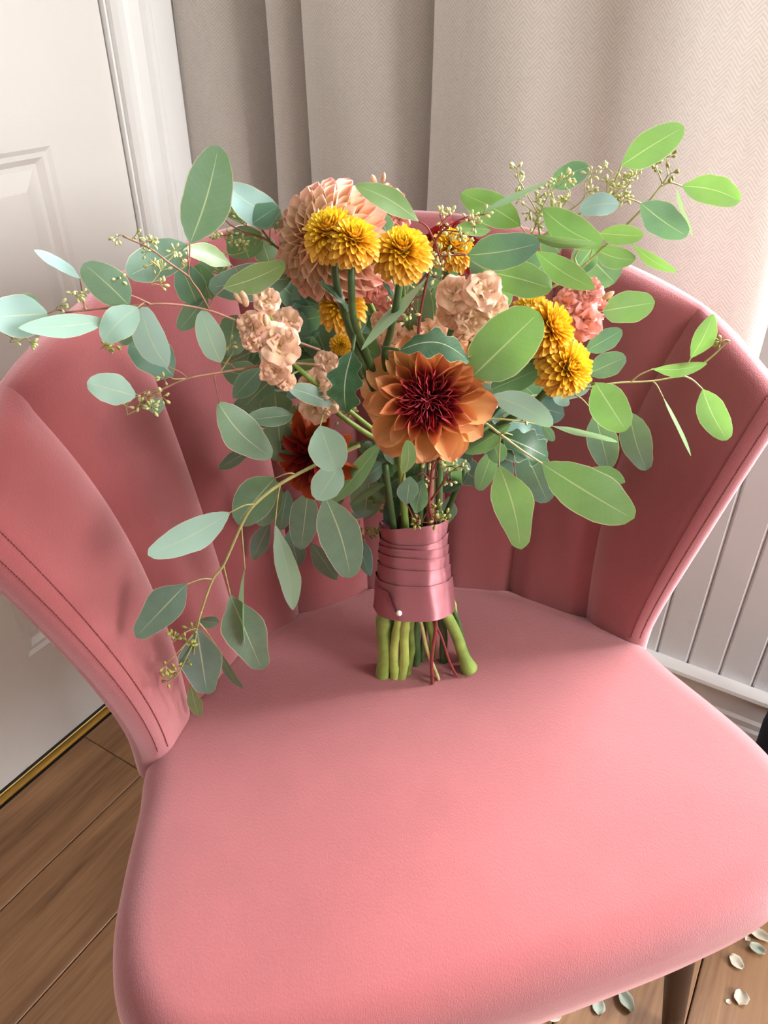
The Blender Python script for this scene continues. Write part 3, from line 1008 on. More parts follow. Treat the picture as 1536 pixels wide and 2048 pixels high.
sprig('upper back left eucalyptus sprig beside the peach dahlia', 'twig',
      [(660, 640), (610, 560), (560, 500), (510, 470), (440, 470)], 0.05,
      [[(545, 490), (520, 455), (503, 447)], [(510, 470), (470, 455), (450, 440)]],
      [(566, 445, 449, 370, 68, 'g', 'ov', 6, 0, -0.01, -0.03, (560, 490)),
       (502, 440, 444, 386, 48, 's', 'ov', -30, 0.02, 0.02, 0, None),
       (503, 448, 556, 412, 50, 'b', 'di', 6, -0.01, -0.015, 0, None),
       (498, 518, 478, 452, 76, 'b', 'rd', 0, 0.02, 0.02, 0, None),
       (540, 530, 520, 470, 50, 's', 'ov', 10, 0.03, 0.03, 0, None),
       (455, 540, 395, 505, 44, 's', 'ov', 20, 0.02, 0.02, 0, None)],
      [([(520, 465), (480, 445), (450, 430)], 24), ([(510, 470), (470, 480), (430, 470)], 30), ([(540, 490), (540, 460), (545, 445)], 18), ([(500, 500), (460, 510), (420, 490)], 18), ([(470, 560), (440, 550), (420, 560)], 12)])

sprig('eucalyptus sprig hanging down over the left of the seat', 'twig_green',
      [(720, 890), (680, 908), (625, 933), (560, 968), (508, 1010), (483, 1050), (448, 1128), (425, 1160), (402, 1225), (394, 1256)], -0.035,
      [],
      [(551, 955, 474, 1047, 78, 's', 'ov', 12, 0.01, 0.015, 0.02, (592, 948)),
       (460, 1025, 296, 1110, 64, 'g', 'ov', 14, 0, -0.01, -0.03, (508, 1008)),
       (490, 1136, 491, 1293, 10, 'g', 'la', 78, 0, -0.005, 0.0, (483, 1052)),
       (549, 1048, 585, 1220, 46, 'g', 'la', 22, 0, 0.0, -0.04, (560, 970)),
       (374, 1167, 272, 1274, 76, 's', 'di', 6, 0, -0.005, 0.0, (424, 1158)),
       (460, 1189, 524, 1340, 82, 's', 'di', 6, 0, 0.0, 0.0, (447, 1130)),
       (394, 1257, 414, 1388, 86, 's', 'di', 4, 0, 0.0, 0.0, None),
       (398, 1240, 437, 1246, 26, 's', 'ov', 20, 0.03, 0.04, 0, (403, 1225)),
       (440, 1303, 485, 1377, 18, 's', 'la', 50, 0.03, 0.04, 0, (398, 1245)),
       (381, 1368, 399, 1434, 28, 'o', 'la', 20, 0.02, 0.03, 0, (394, 1257)),
       (640, 851, 672, 941, 78, 'g', 'ov', 6, -0.03, -0.035, 0.0, (650, 825)),
       (680, 930, 634, 1000, 62, 'g', 'ov', -16, -0.01, -0.015, 0.0, (690, 900)),
       (650, 993, 701, 1156, 84, 's', 'ov', 6, -0.01, -0.01, -0.03, (665, 915)),
       (765, 882, 664, 1006, 40, 's', 'la', 44, 0.02, 0.02, 0.0, None)],
      [([(394, 1256), (370, 1265), (345, 1285)], 18, 'seed_olive'), ([(385, 1270), (360, 1300), (335, 1325)], 12, 'seed_olive'), ([(385, 1290), (360, 1340), (345, 1360)], 18, 'seed_olive')], (4.0, 2.2))

sprig('shaded eucalyptus leaves low on the left of the bouquet', 'twig_green',
      [(760, 960), (700, 930), (640, 930), (590, 900), (560, 850)], 0.05, [],
      [(587, 829, 493, 840, 40, 's', 'ov', 30, -0.04, -0.05, 0.0, None),
       (556, 842, 564, 924, 72, 's', 'rd', 6, -0.02, -0.02, 0.0, (560, 850)),
       (546, 757, 487, 815, 64, 's', 'ov', 10, 0.0, 0.01, 0, None),
       (549, 782, 556, 850, 64, 's', 'di', 0, -0.01, -0.01, 0, None),
       (502, 900, 436, 938, 30, 's', 'la', 20, 0.04, 0.05, 0.0, (590, 900)),
       (668, 812, 574, 776, 40, 's', 'la', 28, -0.06, -0.07, 0.04, (690, 815)),
       (657, 724, 616, 611, 78, 's', 'ov', 0, 0.02, 0.03, 0, None),
       (586, 722, 664, 746, 30, 'f', 'la', 25, 0.0, -0.01, 0, None),
       (630, 720, 590, 690, 40, 's', 'ov', 10, 0.04, 0.04, 0, None),
       (616, 985, 602, 1098, 60, 's', 'ov', 0, -0.01, 0.0, 0, (640, 930)),
       (580, 1058, 596, 1131, 46, 'b', 'ov', 0, 0.03, 0.04, 0, None),
       (541, 1044, 506, 1119, 38, 's', 'la', 12, 0.04, 0.05, 0, None),
       (556, 962, 520, 1052, 52, 's', 'ov', 0, 0.02, 0.03, 0, None),
       (575, 980, 560, 1060, 40, 'b', 'ov', 0, 0.03, 0.04, 0, None),
       (622, 1085, 674, 1160, 42, 's', 'la', 10, 0.02, 0.03, 0, None),
       (708, 1060, 740, 1153, 36, 'b', 'la', 10, 0.03, 0.04, 0, None),
       (740, 955, 728, 1036, 70, 's', 'ov', -10, -0.01, 0.0, 0, None),
       (748, 1022, 690, 1036, 16, 'g', 'la', 50, -0.01, -0.01, 0, None),
       (779, 964, 699, 1010, 16, 's', 'la', 55, -0.04, -0.045, 0, None),
       (770, 890, 805, 925, 42, 's', 'ov', 0, -0.04, -0.03, 0, None),
       (640, 960, 680, 1010, 60, 's', 'ov', 0, 0.02, 0.03, 0, None),
       (520, 860, 470, 880, 36, 'b', 'ov', 10, 0.05, 0.05, 0, None)],
      [([(660, 800), (630, 815), (580, 850)], 30), ([(690, 800), (700, 825), (690, 845)], 18), ([(640, 815), (610, 830), (600, 850)], 12),
       ([(780, 930), (760, 945), (745, 935)], 24, 'seed_olive'), ([(785, 965), (765, 935), (770, 920)], 18, 'seed_olive'), ([(800, 985), (775, 985), (755, 1000)], 30, 'seed_olive'), ([(800, 1000), (785, 1015), (790, 1030)], 12, 'seed_olive'),
       ([(720, 1040), (715, 1060), (722, 1075)], 12, 'seed_olive'), ([(740, 1050), (750, 1065), (755, 1075)], 6, 'seed_olive')])

sprig('small eucalyptus leaves and seed heads just above the ribbon', 'twig_red',
      [(862, 1040), (858, 1000), (862, 960), (865, 925)], -0.03,
      [[(862, 1000), (880, 975), (895, 945)], [(858, 960), (845, 945), (835, 950)]],
      [(808, 948, 815, 880, 30, 'f', 'ov', 24, -0.05, -0.06, 0.05, (800, 985)),
       (813, 1010, 820, 953, 42, 'b', 'la', 10, -0.01, -0.02, 0, (825, 1035)),
       (831, 1028, 846, 960, 40, 'b', 'la', -12, 0.0, -0.005, 0, (840, 1040))],
      [([(865, 940), (880, 915), (890, 905)], 24), ([(862, 930), (868, 915), (870, 905)], 18), ([(880, 975), (900, 945), (915, 940)], 18), ([(858, 960), (875, 950), (862, 915)], 12),
       ([(845, 1045), (850, 1030), (862, 1015)], 12, 'seed_olive'), ([(820, 1035), (850, 1045), (880, 1040)], 24, 'seed_olive')])

sprig('backlit eucalyptus sprig along the top right of the bouquet', 'twig_green',
      [(905, 640), (960, 560), (1020, 520), (1085, 472), (1165, 424), (1214, 391), (1243, 331)], 0.0,
      [[(1214, 391), (1250, 395), (1282, 406)], [(1080, 470), (1076, 440), (1080, 420)]],
      [(1243, 331, 1368, 254, 66, 'f', 'ov', 10, 0, 0.0, -0.02, None),
       (1282, 406, 1374, 472, 64, 'b', 'ov', 8, 0, 0.0, 0.03, None),
       (1240, 408, 1159, 420, 46, 'g', 'ov', 18, -0.01, -0.01, 0.05, (1214, 391)),
       (1098, 372, 1178, 333, 48, 'b', 'ov', 10, 0.03, 0.03, -0.05, (1120, 450)),
       (957, 428, 1093, 366, 13, 'g', 'la', 74, -0.01, -0.01, 0.0, None),
       (1042, 452, 922, 386, 62, 'f', 'ov', -8, 0.01, 0.01, 0.03, (1060, 490)),
       (982, 460, 912, 456, 30, 'f', 'ov', 26, 0.02, 0.02, 0, None),
       (935, 510, 1080, 486, 72, 'b', 'ov', 10, -0.02, -0.03, 0.02, (900, 513)),
       (1055, 468, 1196, 487, 22, 's', 'la', 58, -0.02, -0.03, 0.03, None),
       (1084, 416, 1204, 490, 62, 'f', 'ov', 10, -0.01, -0.02, 0.05, (1070, 450)),
       (940, 520, 980, 545, 50, 's', 'ov', 0, 0.01, 0.01, 0, None)],
      [([(1078, 430), (1055, 390), (1035, 355)], 18), ([(1080, 425), (1100, 385), (1120, 370)], 30), ([(1110, 440), (1165, 400), (1170, 365)], 18), ([(1080, 435), (1050, 410), (1035, 400)], 12), ([(1075, 445), (1060, 470), (1040, 475)], 12), ([(1078, 450), (1090, 440), (1095, 430)], 6),
       ([(1214, 391), (1215, 365), (1225, 345)], 12), ([(1225, 392), (1250, 370), (1270, 360)], 36), ([(1235, 395), (1245, 405), (1262, 400)], 12), ([(1120, 420), (1140, 390), (1130, 372)], 12)])

sprig('right eucalyptus sprig reaching towards the curtain', 'twig_green',
      [(960, 680), (1060, 600), (1130, 560), (1180, 520), (1282, 420), (1325, 368)], 0.015,
      [[(1160, 540), (1150, 515), (1168, 488)], [(1322, 372), (1340, 365), (1364, 372)]],
      [(1364, 372, 1480, 402, 58, 'f', 'ov', 10, 0, 0.0, -0.06, None),
       (1352, 376, 1386, 473, 8, 's', 'la', 78, 0.02, 0.02, 0, None),
       (1199, 466, 1286, 472, 40, 'f', 'ov', 28, -0.01, -0.01, 0, (1180, 515)),
       (1190, 498, 1270, 520, 44, 'f', 'ov', 12, 0.0, 0.0, 0.06, None),
       (1265, 488, 1354, 545, 24, 'f', 'la', 40, 0, 0.0, 0.02, (1235, 468)),
       (1188, 492, 1148, 545, 52, 'b', 'ov', 0, 0.03, 0.03, 0, None),
       (1185, 520, 1230, 566, 80, 's', 'rd', 0, 0.03, 0.03, 0, None),
       (1069, 501, 1189, 577, 52, 'f', 'la', 12, -0.015, -0.025, 0.03, (1050, 520)),
       (966, 542, 1104, 578, 70, 'f', 'ov', 8, -0.02, -0.03, -0.03, None),
       (1205, 622, 1310, 605, 62, 'f', 'rd', 8, 0.0, 0.0, 0, (1170, 640)),
       (1120, 505, 1090, 470, 50, 's', 'ov', 0, 0.04, 0.04, 0, None),
       (1060, 560, 1100, 510, 60, 'b', 'ov', 0, 0.04, 0.04, 0, None)],
      [([(1325, 368), (1335, 350), (1332, 330)], 12, 'seed_olive'), ([(1325, 368), (1318, 348), (1312, 335)], 6, 'seed_olive')])

sprig('thin eucalyptus sprig reaching over the right wing', 'twig_green',
      [(1000, 800), (1080, 790), (1160, 778), (1232, 766), (1304, 762), (1366, 751)], 0.01,
      [[(1366, 751), (1385, 760), (1405, 778)], [(1366, 751), (1395, 735), (1425, 712), (1458, 680)]],
      [(1381, 717, 1427, 628, 42, 'f', 'la', 12, 0, 0.0, 0.03, (1366, 751)),
       (1304, 738, 1414, 727, 28, 'f', 'la', 36, 0, -0.01, 0.04, (1262, 764)),
       (1405, 778, 1455, 880, 56, 'f', 'ov', 0, 0, 0.0, 0.03, None),
       (1325, 792, 1382, 912, 8, 'g', 'la', 78, 0, 0.0, 0.02, (1304, 762)),
       (1190, 765, 1252, 861, 76, 'f', 'ov', 0, -0.01, -0.015, 0.0, (1170, 775)),
       (1190, 826, 1218, 938, 60, 's', 'ov', 0, 0.03, 0.03, 0, (1150, 790)),
       (1259, 824, 1293, 940, 60, 's', 'ov', 0, 0.04, 0.04, 0.03, (1180, 780)),
       (1172, 702, 1244, 660, 42, 'b', 'ov', 0, 0.04, 0.04, 0, None),
       (1175, 748, 1252, 714, 50, 's', 'ov', 0, 0.03, 0.03, 0, None),
       (946, 752, 1078, 625, 114, 'f', 'rd', 4, -0.06, -0.07, 0.0, (930, 775)),
       (975, 782, 1088, 734, 54, 'b', 'ov', 10, -0.03, -0.03, 0, None),
       (950, 765, 982, 802, 38, 's', 'rd', 0, -0.05, -0.05, 0, None),
       (1105, 788, 1138, 810, 24, 'g', 'ov', 0, 0.0, 0.01, 0, None),
       (1095, 720, 1160, 700, 50, 's', 'ov', 0, 0.05, 0.05, 0, None)],
      [([(1425, 712), (1440, 698), (1458, 680)], 6, 'seed_olive')], (2.6, 1.6))

sprig('lower right eucalyptus sprig with broad sunlit leaves', 'twig_green',
      [(900, 840), (960, 842), (1000, 868), (1040, 898), (1084, 927)], -0.02,
      [[(962, 843), (1000, 838), (1060, 846), (1102, 853)]],
      [(981, 790, 1106, 850, 50, 'g', 'ov', 14, -0.03, -0.03, -0.04, (960, 842)),
       (1098, 851, 1235, 884, 13, 'g', 'la', 74, 0, -0.005, 0.02, None),
       (997, 929, 1042, 1099, 84, 'f', 'di', 6, 0, 0.0, -0.03, (1000, 868)),
       (1084, 927, 1267, 1038, 98, 'f', 'ov', 8, 0, -0.005, 0.0, None),
       (1180, 935, 1250, 965, 34, 'f', 'la', 20, 0.02, 0.02, 0, None),
       (1038, 875, 1095, 1004, 74, 'b', 'ov', 0, 0.05, 0.06, 0, (1000, 868)),
       (986, 902, 957, 981, 40, 's', 'ov', 0, 0.05, 0.06, 0, None),
       (1022, 848, 930, 906, 44, 's', 'la', 32, 0.02, 0.03, 0, None),
       (985, 880, 1000, 925, 40, 'b', 'ov', 0, 0.04, 0.05, 0, None),
       (1085, 850, 1108, 882, 20, 's', 'ov', 0, 0.05, 0.05, 0, None),
       (1050, 830, 1090, 815, 50, 's', 'ov', 0, 0.05, 0.05, 0, None)],
      [([(965, 835), (980, 825), (990, 820)], 12), ([(1000, 835), (1020, 822), (1040, 825)], 6)], (3.2, 2.2))

sprig('reddish eucalyptus twig with seed heads beside the yellow chrysanthemum', 'twig_red',
      [(835, 690), (842, 620), (858, 540), (872, 480), (900, 450)], -0.035,
      [[(872, 490), (855, 455), (838, 443)], [(875, 512), (905, 511), (935, 510)], [(858, 540), (830, 580), (812, 620)]],
      [(838, 443, 710, 370, 48, 'f', 'la', 10, 0, 0.0, 0.05, None),
       (854, 557, 722, 700, 24, 'g', 'la', 60, -0.01, -0.04, 0, None),
       (835, 690, 836, 556, 62, 's', 'ov', 0, 0.07, 0.06, 0, None),
       (775, 470, 758, 425, 40, 'b', 'ov', 0, 0.08, 0.08, 0, None),
       (880, 640, 900, 560, 60, 's', 'ov', 0, 0.07, 0.06, 0, None)],
      [([(872, 480), (885, 450), (880, 430)], 18), ([(895, 452), (930, 435), (955, 430)], 24), ([(890, 460), (920, 465), (945, 480)], 24), ([(872, 490), (880, 520), (885, 545)], 18), ([(870, 500), (890, 520), (880, 560)], 12), ([(850, 590), (825, 600), (818, 630)], 18), ([(838, 600), (800, 600), (790, 590)], 12), ([(838, 640), (825, 610), (810, 625)], 6)])

# inner filler: shaded foliage at the back of the bouquet
fil = empty('eucalyptus_sprig', at(830, 760, 0.09), bq)
fil['label'] = 'shaded eucalyptus foliage at the back of the bouquet'
twig(fil, [GT, at(835, 900, 0.07), at(830, 760, 0.10), at(820, 600, 0.12)], 0.0025, 0.0015, 'twig')
for k in range(100):
    a = random.uniform(0, 2 * math.pi)
    rr = math.sqrt(random.random())
    px_, py_ = 815 + 310 * rr * math.cos(a), 740 + 205 * rr * math.sin(a) 
    if py_ > 900: px_ = 830 + (px_ - 830) * 0.6
    b = at(px_, py_, 0.075 + random.uniform(-0.015, 0.04))
    a2 = a + random.uniform(-0.7, 0.7)
    t = at(px_ + 85 * math.cos(a2), py_ + 85 * math.sin(a2), 0.085 + random.uniform(-0.015, 0.05))
    make_leaf(fil, b, t, 58 * px_size(b), TONE[random.choice('ssb')], random.choice(['ov', 'rd', 'la']), random.uniform(-25, 25), 0, 0.02)

for k in range(30):
    px_, py_ = random.uniform(540, 720), random.uniform(540, 740)
    a2 = random.uniform(0, 6.28)
    b = at(px_, py_, 0.07 + random.uniform(-0.01, 0.03))
    t = at(px_ + 75 * math.cos(a2), py_ + 75 * math.sin(a2), 0.075 + random.uniform(-0.01, 0.04))
    make_leaf(fil, b, t, 54 * px_size(b), TONE[random.choice('ssb')], random.choice(['ov', 'rd', 'la']), random.uniform(-25, 25), 0, 0.02)
for k in range(20):
    px_, py_ = random.uniform(735, 915), random.uniform(885, 1010)
    b = at(px_, py_, random.uniform(0.01, 0.05))
    a2 = math.radians(random.uniform(200, 340)) if random.random() < 0.6 else math.radians(random.uniform(0, 180))
    t = at(px_ + 70 * math.cos(a2), py_ + 62 * math.sin(a2), random.uniform(0.015, 0.05))
    make_leaf(fil, b, t, 44 * px_size(b), TONE[random.choice('ssb')], random.choice(['ov', 'la']), random.uniform(-35, 35), 0, 0.02)

# ---- flowers
def petal_mesh(name, mat, L=1.0, W=0.34, cup=0.3, curl=0.2, tip=0.6, nu=7, nv=11, roll=0.0, wavy=0.0):
    """unit petal along +Y, face up +Z"""
    V, UV = [], []
    for j in range(nv):
        v = j / (nv - 1)
        wd = W * interp(v, [0, 0.15, 0.3, 0.45, 0.6, 0.72, 0.82, 0.90, 0.96, 1.0], [0.22, 0.42, 0.66, 0.87, 0.99, 1.0, 0.90, 0.55 + 0.25 * tip, 0.25 + 0.35 * tip, 0.05])
        for i in range(nu):
            a = -1 + 2 * i / (nu - 1)
            if roll > 0:
                ang = a * roll
                x = wd * math.sin(ang) / max(roll, 1e-3) * 1.2
                z = wd * (1 - math.cos(ang)) / max(roll, 1e-3) * 1.2
            else:
                x = wd * a
                z = cup * wd * a * a
            z += curl * (v ** 2) * L * 0.5 + wavy * W * math.sin(v * 9 + a * 3) * abs(a)
            V.append((x, v * L, z))
            UV.append(((a + 1) / 2, v))
    return make_mesh(name, V, grid_faces(nu, nv), mat, uvs=UV)

def flower_frame(axis):
    a = axis.normalized()
    h = Vector((0, 0, 1)) if abs(a.z) < 0.9 else Vector((0, 1, 0))
    x = h.cross(a).normalized()
    y = a.cross(x)
    return x, y, a

def place_petal(parent, me, centre, fr, az, phi, base_r, base_h, L, W, ring, twist=0.0, name='petal'):
    x, y, a = fr
    rad = x * math.cos(az) + y * math.sin(az)
    d = rad * math.sin(phi) + a * math.cos(phi)        # petal direction
    up = (a * math.sin(phi) - rad * math.cos(phi))     # petal's inner face
    sd = d.cross(up)
    if twist:
        q = Quaternion(d, twist)
        up, sd = q @ up, q @ sd
    o = bpy.data.objects.new(name, me)
    COL.objects.link(o)
    o.parent = parent
    loc = centre + rad * base_r + a * base_h - WORLD_LOC[parent.name]
    m = Matrix((sd * W, d * L, up * L)).transposed().to_4x4()
    m.translation = loc
    o.matrix_basis = m
    o.color = (ring, random.random(), 0, 1)
    return o

def calyx(parent, centre, fr, R, stem_to, mat='stem_green', stem_r=0.0028):
    x, y, a = fr
    prof_ = [(-0.24 * R, 0.2 * R), (-0.28 * R, 0.32 * R), (-0.36 * R, 0.2 * R), (-0.45 * R, stem_r)]
    V, Fc = tube([centre + a * h for h, r in prof_], [r for h, r in prof_], 12)
    obj('calyx', V, Fc, M['sepal'], parent)
    p0 = centre - a * 0.44 * R
    pm = p0 - a * 0.6 * R + (stem_to - p0) * 0.35
    twig(parent, [p0, pm, stem_to], stem_r, stem_r * 1.1, mat, 'stem', 9)

# 1. flame-coloured dahlia in the centre
c1 = at(856, 800, -0.045)
ax1 = ((CAM - c1).normalized() * 0.9 + Vector((0.02, -0.25, 0.12))).normalized()
fr1 = flower_frame(ax1)
R1 = 134 * px_size(c1)
d1 = empty('dahlia', c1, bq)
d1['label'] = 'large dahlia with burgundy heart and orange outer petals'
fl_out = [petal_mesh('petal', M['flame_petal'], 1, 0.5, c_, cu, 0.55, wavy=wv_) for c_, cu, wv_ in ((0.5, 0.12, 0.03), (0.7, 0.25, 0.05), (0.35, -0.12, 0.06))]
fl_mid = [petal_mesh('petal', M['flame_petal'], 1, 0.5, 0.9, cu, 0.5, roll=1.1) for cu in (0.15, 0.3)]
fl_in = [petal_mesh('petal', M['flame_petal'], 1, 0.5, 1.2, 0.35, 0.45, roll=1.9, nu=6, nv=7), petal_mesh('petal', M['flame_petal'], 1, 0.5, 1.2, 0.6, 0.4, roll=1.5, nu=6, nv=7)]
for nring, phi, Lf, Wf, ring, mset, h in ((10, 102, 0.97, 0.52, 1.0, fl_out, -0.20), (10, 88, 0.93, 0.48, 0.95, fl_out, -0.12), (11, 74, 0.84, 0.38, 0.76, fl_out, -0.06),
                                          (12, 63, 0.74, 0.24, 0.60, fl_mid, -0.02), (13, 52, 0.60, 0.18, 0.44, fl_mid, 0.0), (13, 42, 0.50, 0.14, 0.36, fl_mid, 0.02)):
    for k in range(nring):
        az = 2 * math.pi * (k + random.uniform(-0.22, 0.22)) / nring + nring * 0.7 + phi
        place_petal(d1, random.choice(mset), c1, fr1, az, math.radians(phi + random.uniform(-7, 7)), 0.10 * R1, h * R1,
                    R1 * Lf * random.uniform(0.9, 1.06), R1 * Wf * random.uniform(0.85, 1.12), ring + random.uniform(-0.05, 0.03), random.uniform(-0.3, 0.3))
for i in range(80):
    t = (i + 0.5) / 80
    place_petal(d1, random.choice(fl_in), c1, fr1, i * 2.39996, math.radians(4 + 40 * math.sqrt(t) + random.uniform(-4, 4)), 0.25 * R1 * math.sqrt(t), 0.06 * R1,
                R1 * (0.30 + 0.10 * t) * random.uniform(0.85, 1.1), R1 * (0.095 + 0.03 * t), 0.05 + 0.3 * t, random.uniform(-0.5, 0.5))
calyx(d1, c1, fr1, R1 * 0.9, CORE)

# 2. peach dahlia at the upper left
c2 = at(657, 484, 0.02)
ax2 = ((CAM - c2).normalized() * 0.8 + Vector((-0.42, -0.1, 0.12))).normalized()
fr2 = flower_frame(ax2)
R2 = 122 * px_size(c2)
d2 = empty('dahlia', c2, bq)
d2['label'] = 'large pale peach dahlia behind the yellow chrysanthemums'
pe = [petal_mesh('petal', M['peach_petal'], 1, 0.5, c_, cu, 0.62, roll=rl) for c_, cu, rl in ((0.6, 0.18, 0.0), (0.8, 0.3, 0.7), (0.5, 0.05, 0.0))]
pi_ = [petal_mesh('petal', M['peach_petal'], 1, 0.5, 1.0, 0.4, 0.55, roll=1.5, nu=6, nv=7)]
NP = 150
for i in range(NP):
    t = (i + 0.5) / NP
    phi = 6 + 112 * t ** 0.62
    L = R2 * (0.42 + 0.52 * t ** 0.55)
    place_petal(d2, random.choice(pe if t > 0.22 else pi_), c2, fr2, i * 2.39996, math.radians(phi + random.uniform(-3, 3)), 0.12 * R2 * math.sqrt(t), R2 * (0.14 - 0.26 * t),
                L * random.uniform(0.95, 1.05), R2 * (0.12 + 0.17 * t ** 0.6), t, random.uniform(-0.12, 0.12))
calyx(d2, c2, fr2, R2 * 0.9, CORE)

# 3. rust and burgundy dahlias in the shade
def small_dahlia(label, x, y, dy, axis, Rpx, ringbias=0.0):
    c = at(x, y, dy)
    fr = flower_frame(axis)
    R = Rpx * px_size(c)
    d = empty('dahlia', c, bq)
    d['label'] = label
    ms = [petal_mesh('petal', M['rust_petal'], 1, 0.5, 0.6, cu, 0.5) for cu in (0.1, 0.3)]
    for nr, phi, Lf, Wf, ring in ((9, 98, 1.0, 0.42, 1.0), (10, 80, 0.92, 0.38, 0.9), (10, 60, 0.75, 0.3, 0.55), (9, 38, 0.55, 0.2, 0.2)):
        for k in range(nr):
            place_petal(d, random.choice(ms), c, fr, 2 * math.pi * (k + random.uniform(-0.2, 0.2)) / nr + nr, math.radians(phi + random.uniform(-6, 6)), 0.08 * R, 0,
                        R * Lf * random.uniform(0.9, 1.05), R * Wf, max(0, ring + ringbias), random.uniform(-0.25, 0.25))
    calyx(d, c, fr, R * 0.9, CORE)
small_dahlia('rust orange dahlia in the shade low on the left', 632, 905, 0.02, Vector((-0.45, -0.75, 0.1)), 92)
small_dahlia('burgundy dahlia mostly hidden at the back right', 905, 500, 0.09, Vector((0.2, -0.5, 0.8)), 60, -0.6)

# 4. yellow chrysanthemums
def mum(label, x, y, dy, Rpx, axis, stem_pts=None, n=170, reach=128):
    c = at(x, y, dy)
    a = axis.normalized()
    fx, fy, fa = flower_frame(a)
    R = Rpx * px_size(c)
    e = empty('chrysanthemum', c, bq)
    e['label'] = label
    V, Fc, UV = [], [], []
    for i in range(n):
        t = (i + 0.5) / n
        az = i * 2.39996 + random.uniform(-0.1, 0.1)
        phi = math.radians(4 + reach * t ** 0.7 + random.uniform(-6, 6))
        L = R * (0.30 + 0.46 * t ** 0.8) * random.uniform(0.9, 1.1)
        W = R * (0.035 + 0.10 * t ** 0.7)
        br = R * 0.34 * t ** 0.5
        bh = R * (0.16 - 0.22 * t)
        rad = fx * math.cos(az) + fy * math.sin(az)
        d = rad * math.sin(phi) + fa * math.cos(phi)
        up = fa * math.sin(phi) - rad * math.cos(phi)
        sd = d.cross(up)
        b = c + rad * br + fa * bh
        o0 = len(V)
        nu, nv = 4, 6
        for j in range(nv):
            v = j / (nv - 1)
            wd = W * (0.45 + 0.75 * math.sin(math.pi * (0.12 + 0.75 * v)) ) * (1.0 if v < 0.99 else 0.55)
            bend = -0.22 * v * v * t + 0.25 * v * v * (1 - t)
            for k in range(nu):
                q = -1 + 2 * k / (nu - 1)
                V.append(b + d * (L * v) + sd * (wd * q) + up * (L * bend + wd * 0.55 * q * q))
                UV.append((t, v))
        Fc += [tuple(i_ + o0 for i_ in f) for f in grid_faces(nu, nv)]
    tag(obj('petals', V, Fc, M['mum'], e, uvs=UV), kind='stuff')
    prof_ = [(0.02 * R, 0.42 * R), (-0.14 * R, 0.36 * R), (-0.26 * R, 0.2 * R), (-0.36 * R, 0.08 * R)]
    tv, tf = tube([c + fa * h for h, r in prof_], [r for h, r in prof_], 12)
    obj('calyx', tv, tf, M['sepal'], e)
    p0 = c - fa * 0.34 * R
    sp = [p0] + [at(xx, yy, dy_) for xx, yy, dy_ in (stem_pts or [])]
    if not stem_pts:
        sp = [p0, p0 + (CORE - p0) * 0.5 - fa * 0.01, CORE]
    s = px_size(p0)
    twig(e, sp, 7.5 * s, 8.5 * s, 'stem_dark', 'stem', 9)
    return e
mum('yellow chrysanthemum rear of the pair before the peach dahlia', 660, 462, -0.05, 66, Vector((-0.20, -0.45, 0.85)), [(672, 560, -0.055), (690, 630, -0.05), (722, 720, -0.03), (770, 830, 0.0)])
mum('yellow chrysanthemum front of the pair before the peach dahlia', 708, 478, -0.065, 62, Vector((0.16, -0.42, 0.88)), [(703, 560, -0.068), (708, 640, -0.06), (738, 720, -0.03), (780, 830, 0.0)])
mum('round yellow chrysanthemum right of the peach dahlia', 806, 500, -0.06, 68, Vector((0.0, -0.52, 0.82)), [(796, 590, -0.062), (782, 660, -0.05), (770, 720, -0.03), (790, 830, 0.0)])
mum('lower yellow chrysanthemum on the right side', 1138, 735, -0.04, 66, Vector((0.45, -0.75, 0.50)), [(1075, 800, -0.01), (1000, 850, 0.01), (930, 900, 0.02)])
mum('upper yellow chrysanthemum on the right side', 1102, 655, -0.025, 70, Vector((0.62, -0.45, 0.64)), [(1050, 740, 0.0), (980, 830, 0.02), (900, 900, 0.03)])
mum('small yellow chrysanthemum on the right behind the round leaf', 1068, 622, -0.005, 48, Vector((0.1, -0.5, 0.85)))
mum('yellow chrysanthemum peeping out below the peach dahlia', 684, 612, 0.01, 54, Vector((-0.1, -0.45, 0.88)))
mum('small yellow chrysanthemum deep between the stems', 682, 690, 0.05, 26, Vector((0.1, -0.9, 0.3)), n=90)
mum('yellow chrysanthemum behind the seed heads at the back right', 905, 492, 0.03, 52, Vector((0.2, -0.4, 0.9)))
mum('small yellow chrysanthemum behind the reddish twig', 862, 615, 0.05, 34, Vector((0.1, -0.9, 0.3)), n=90)

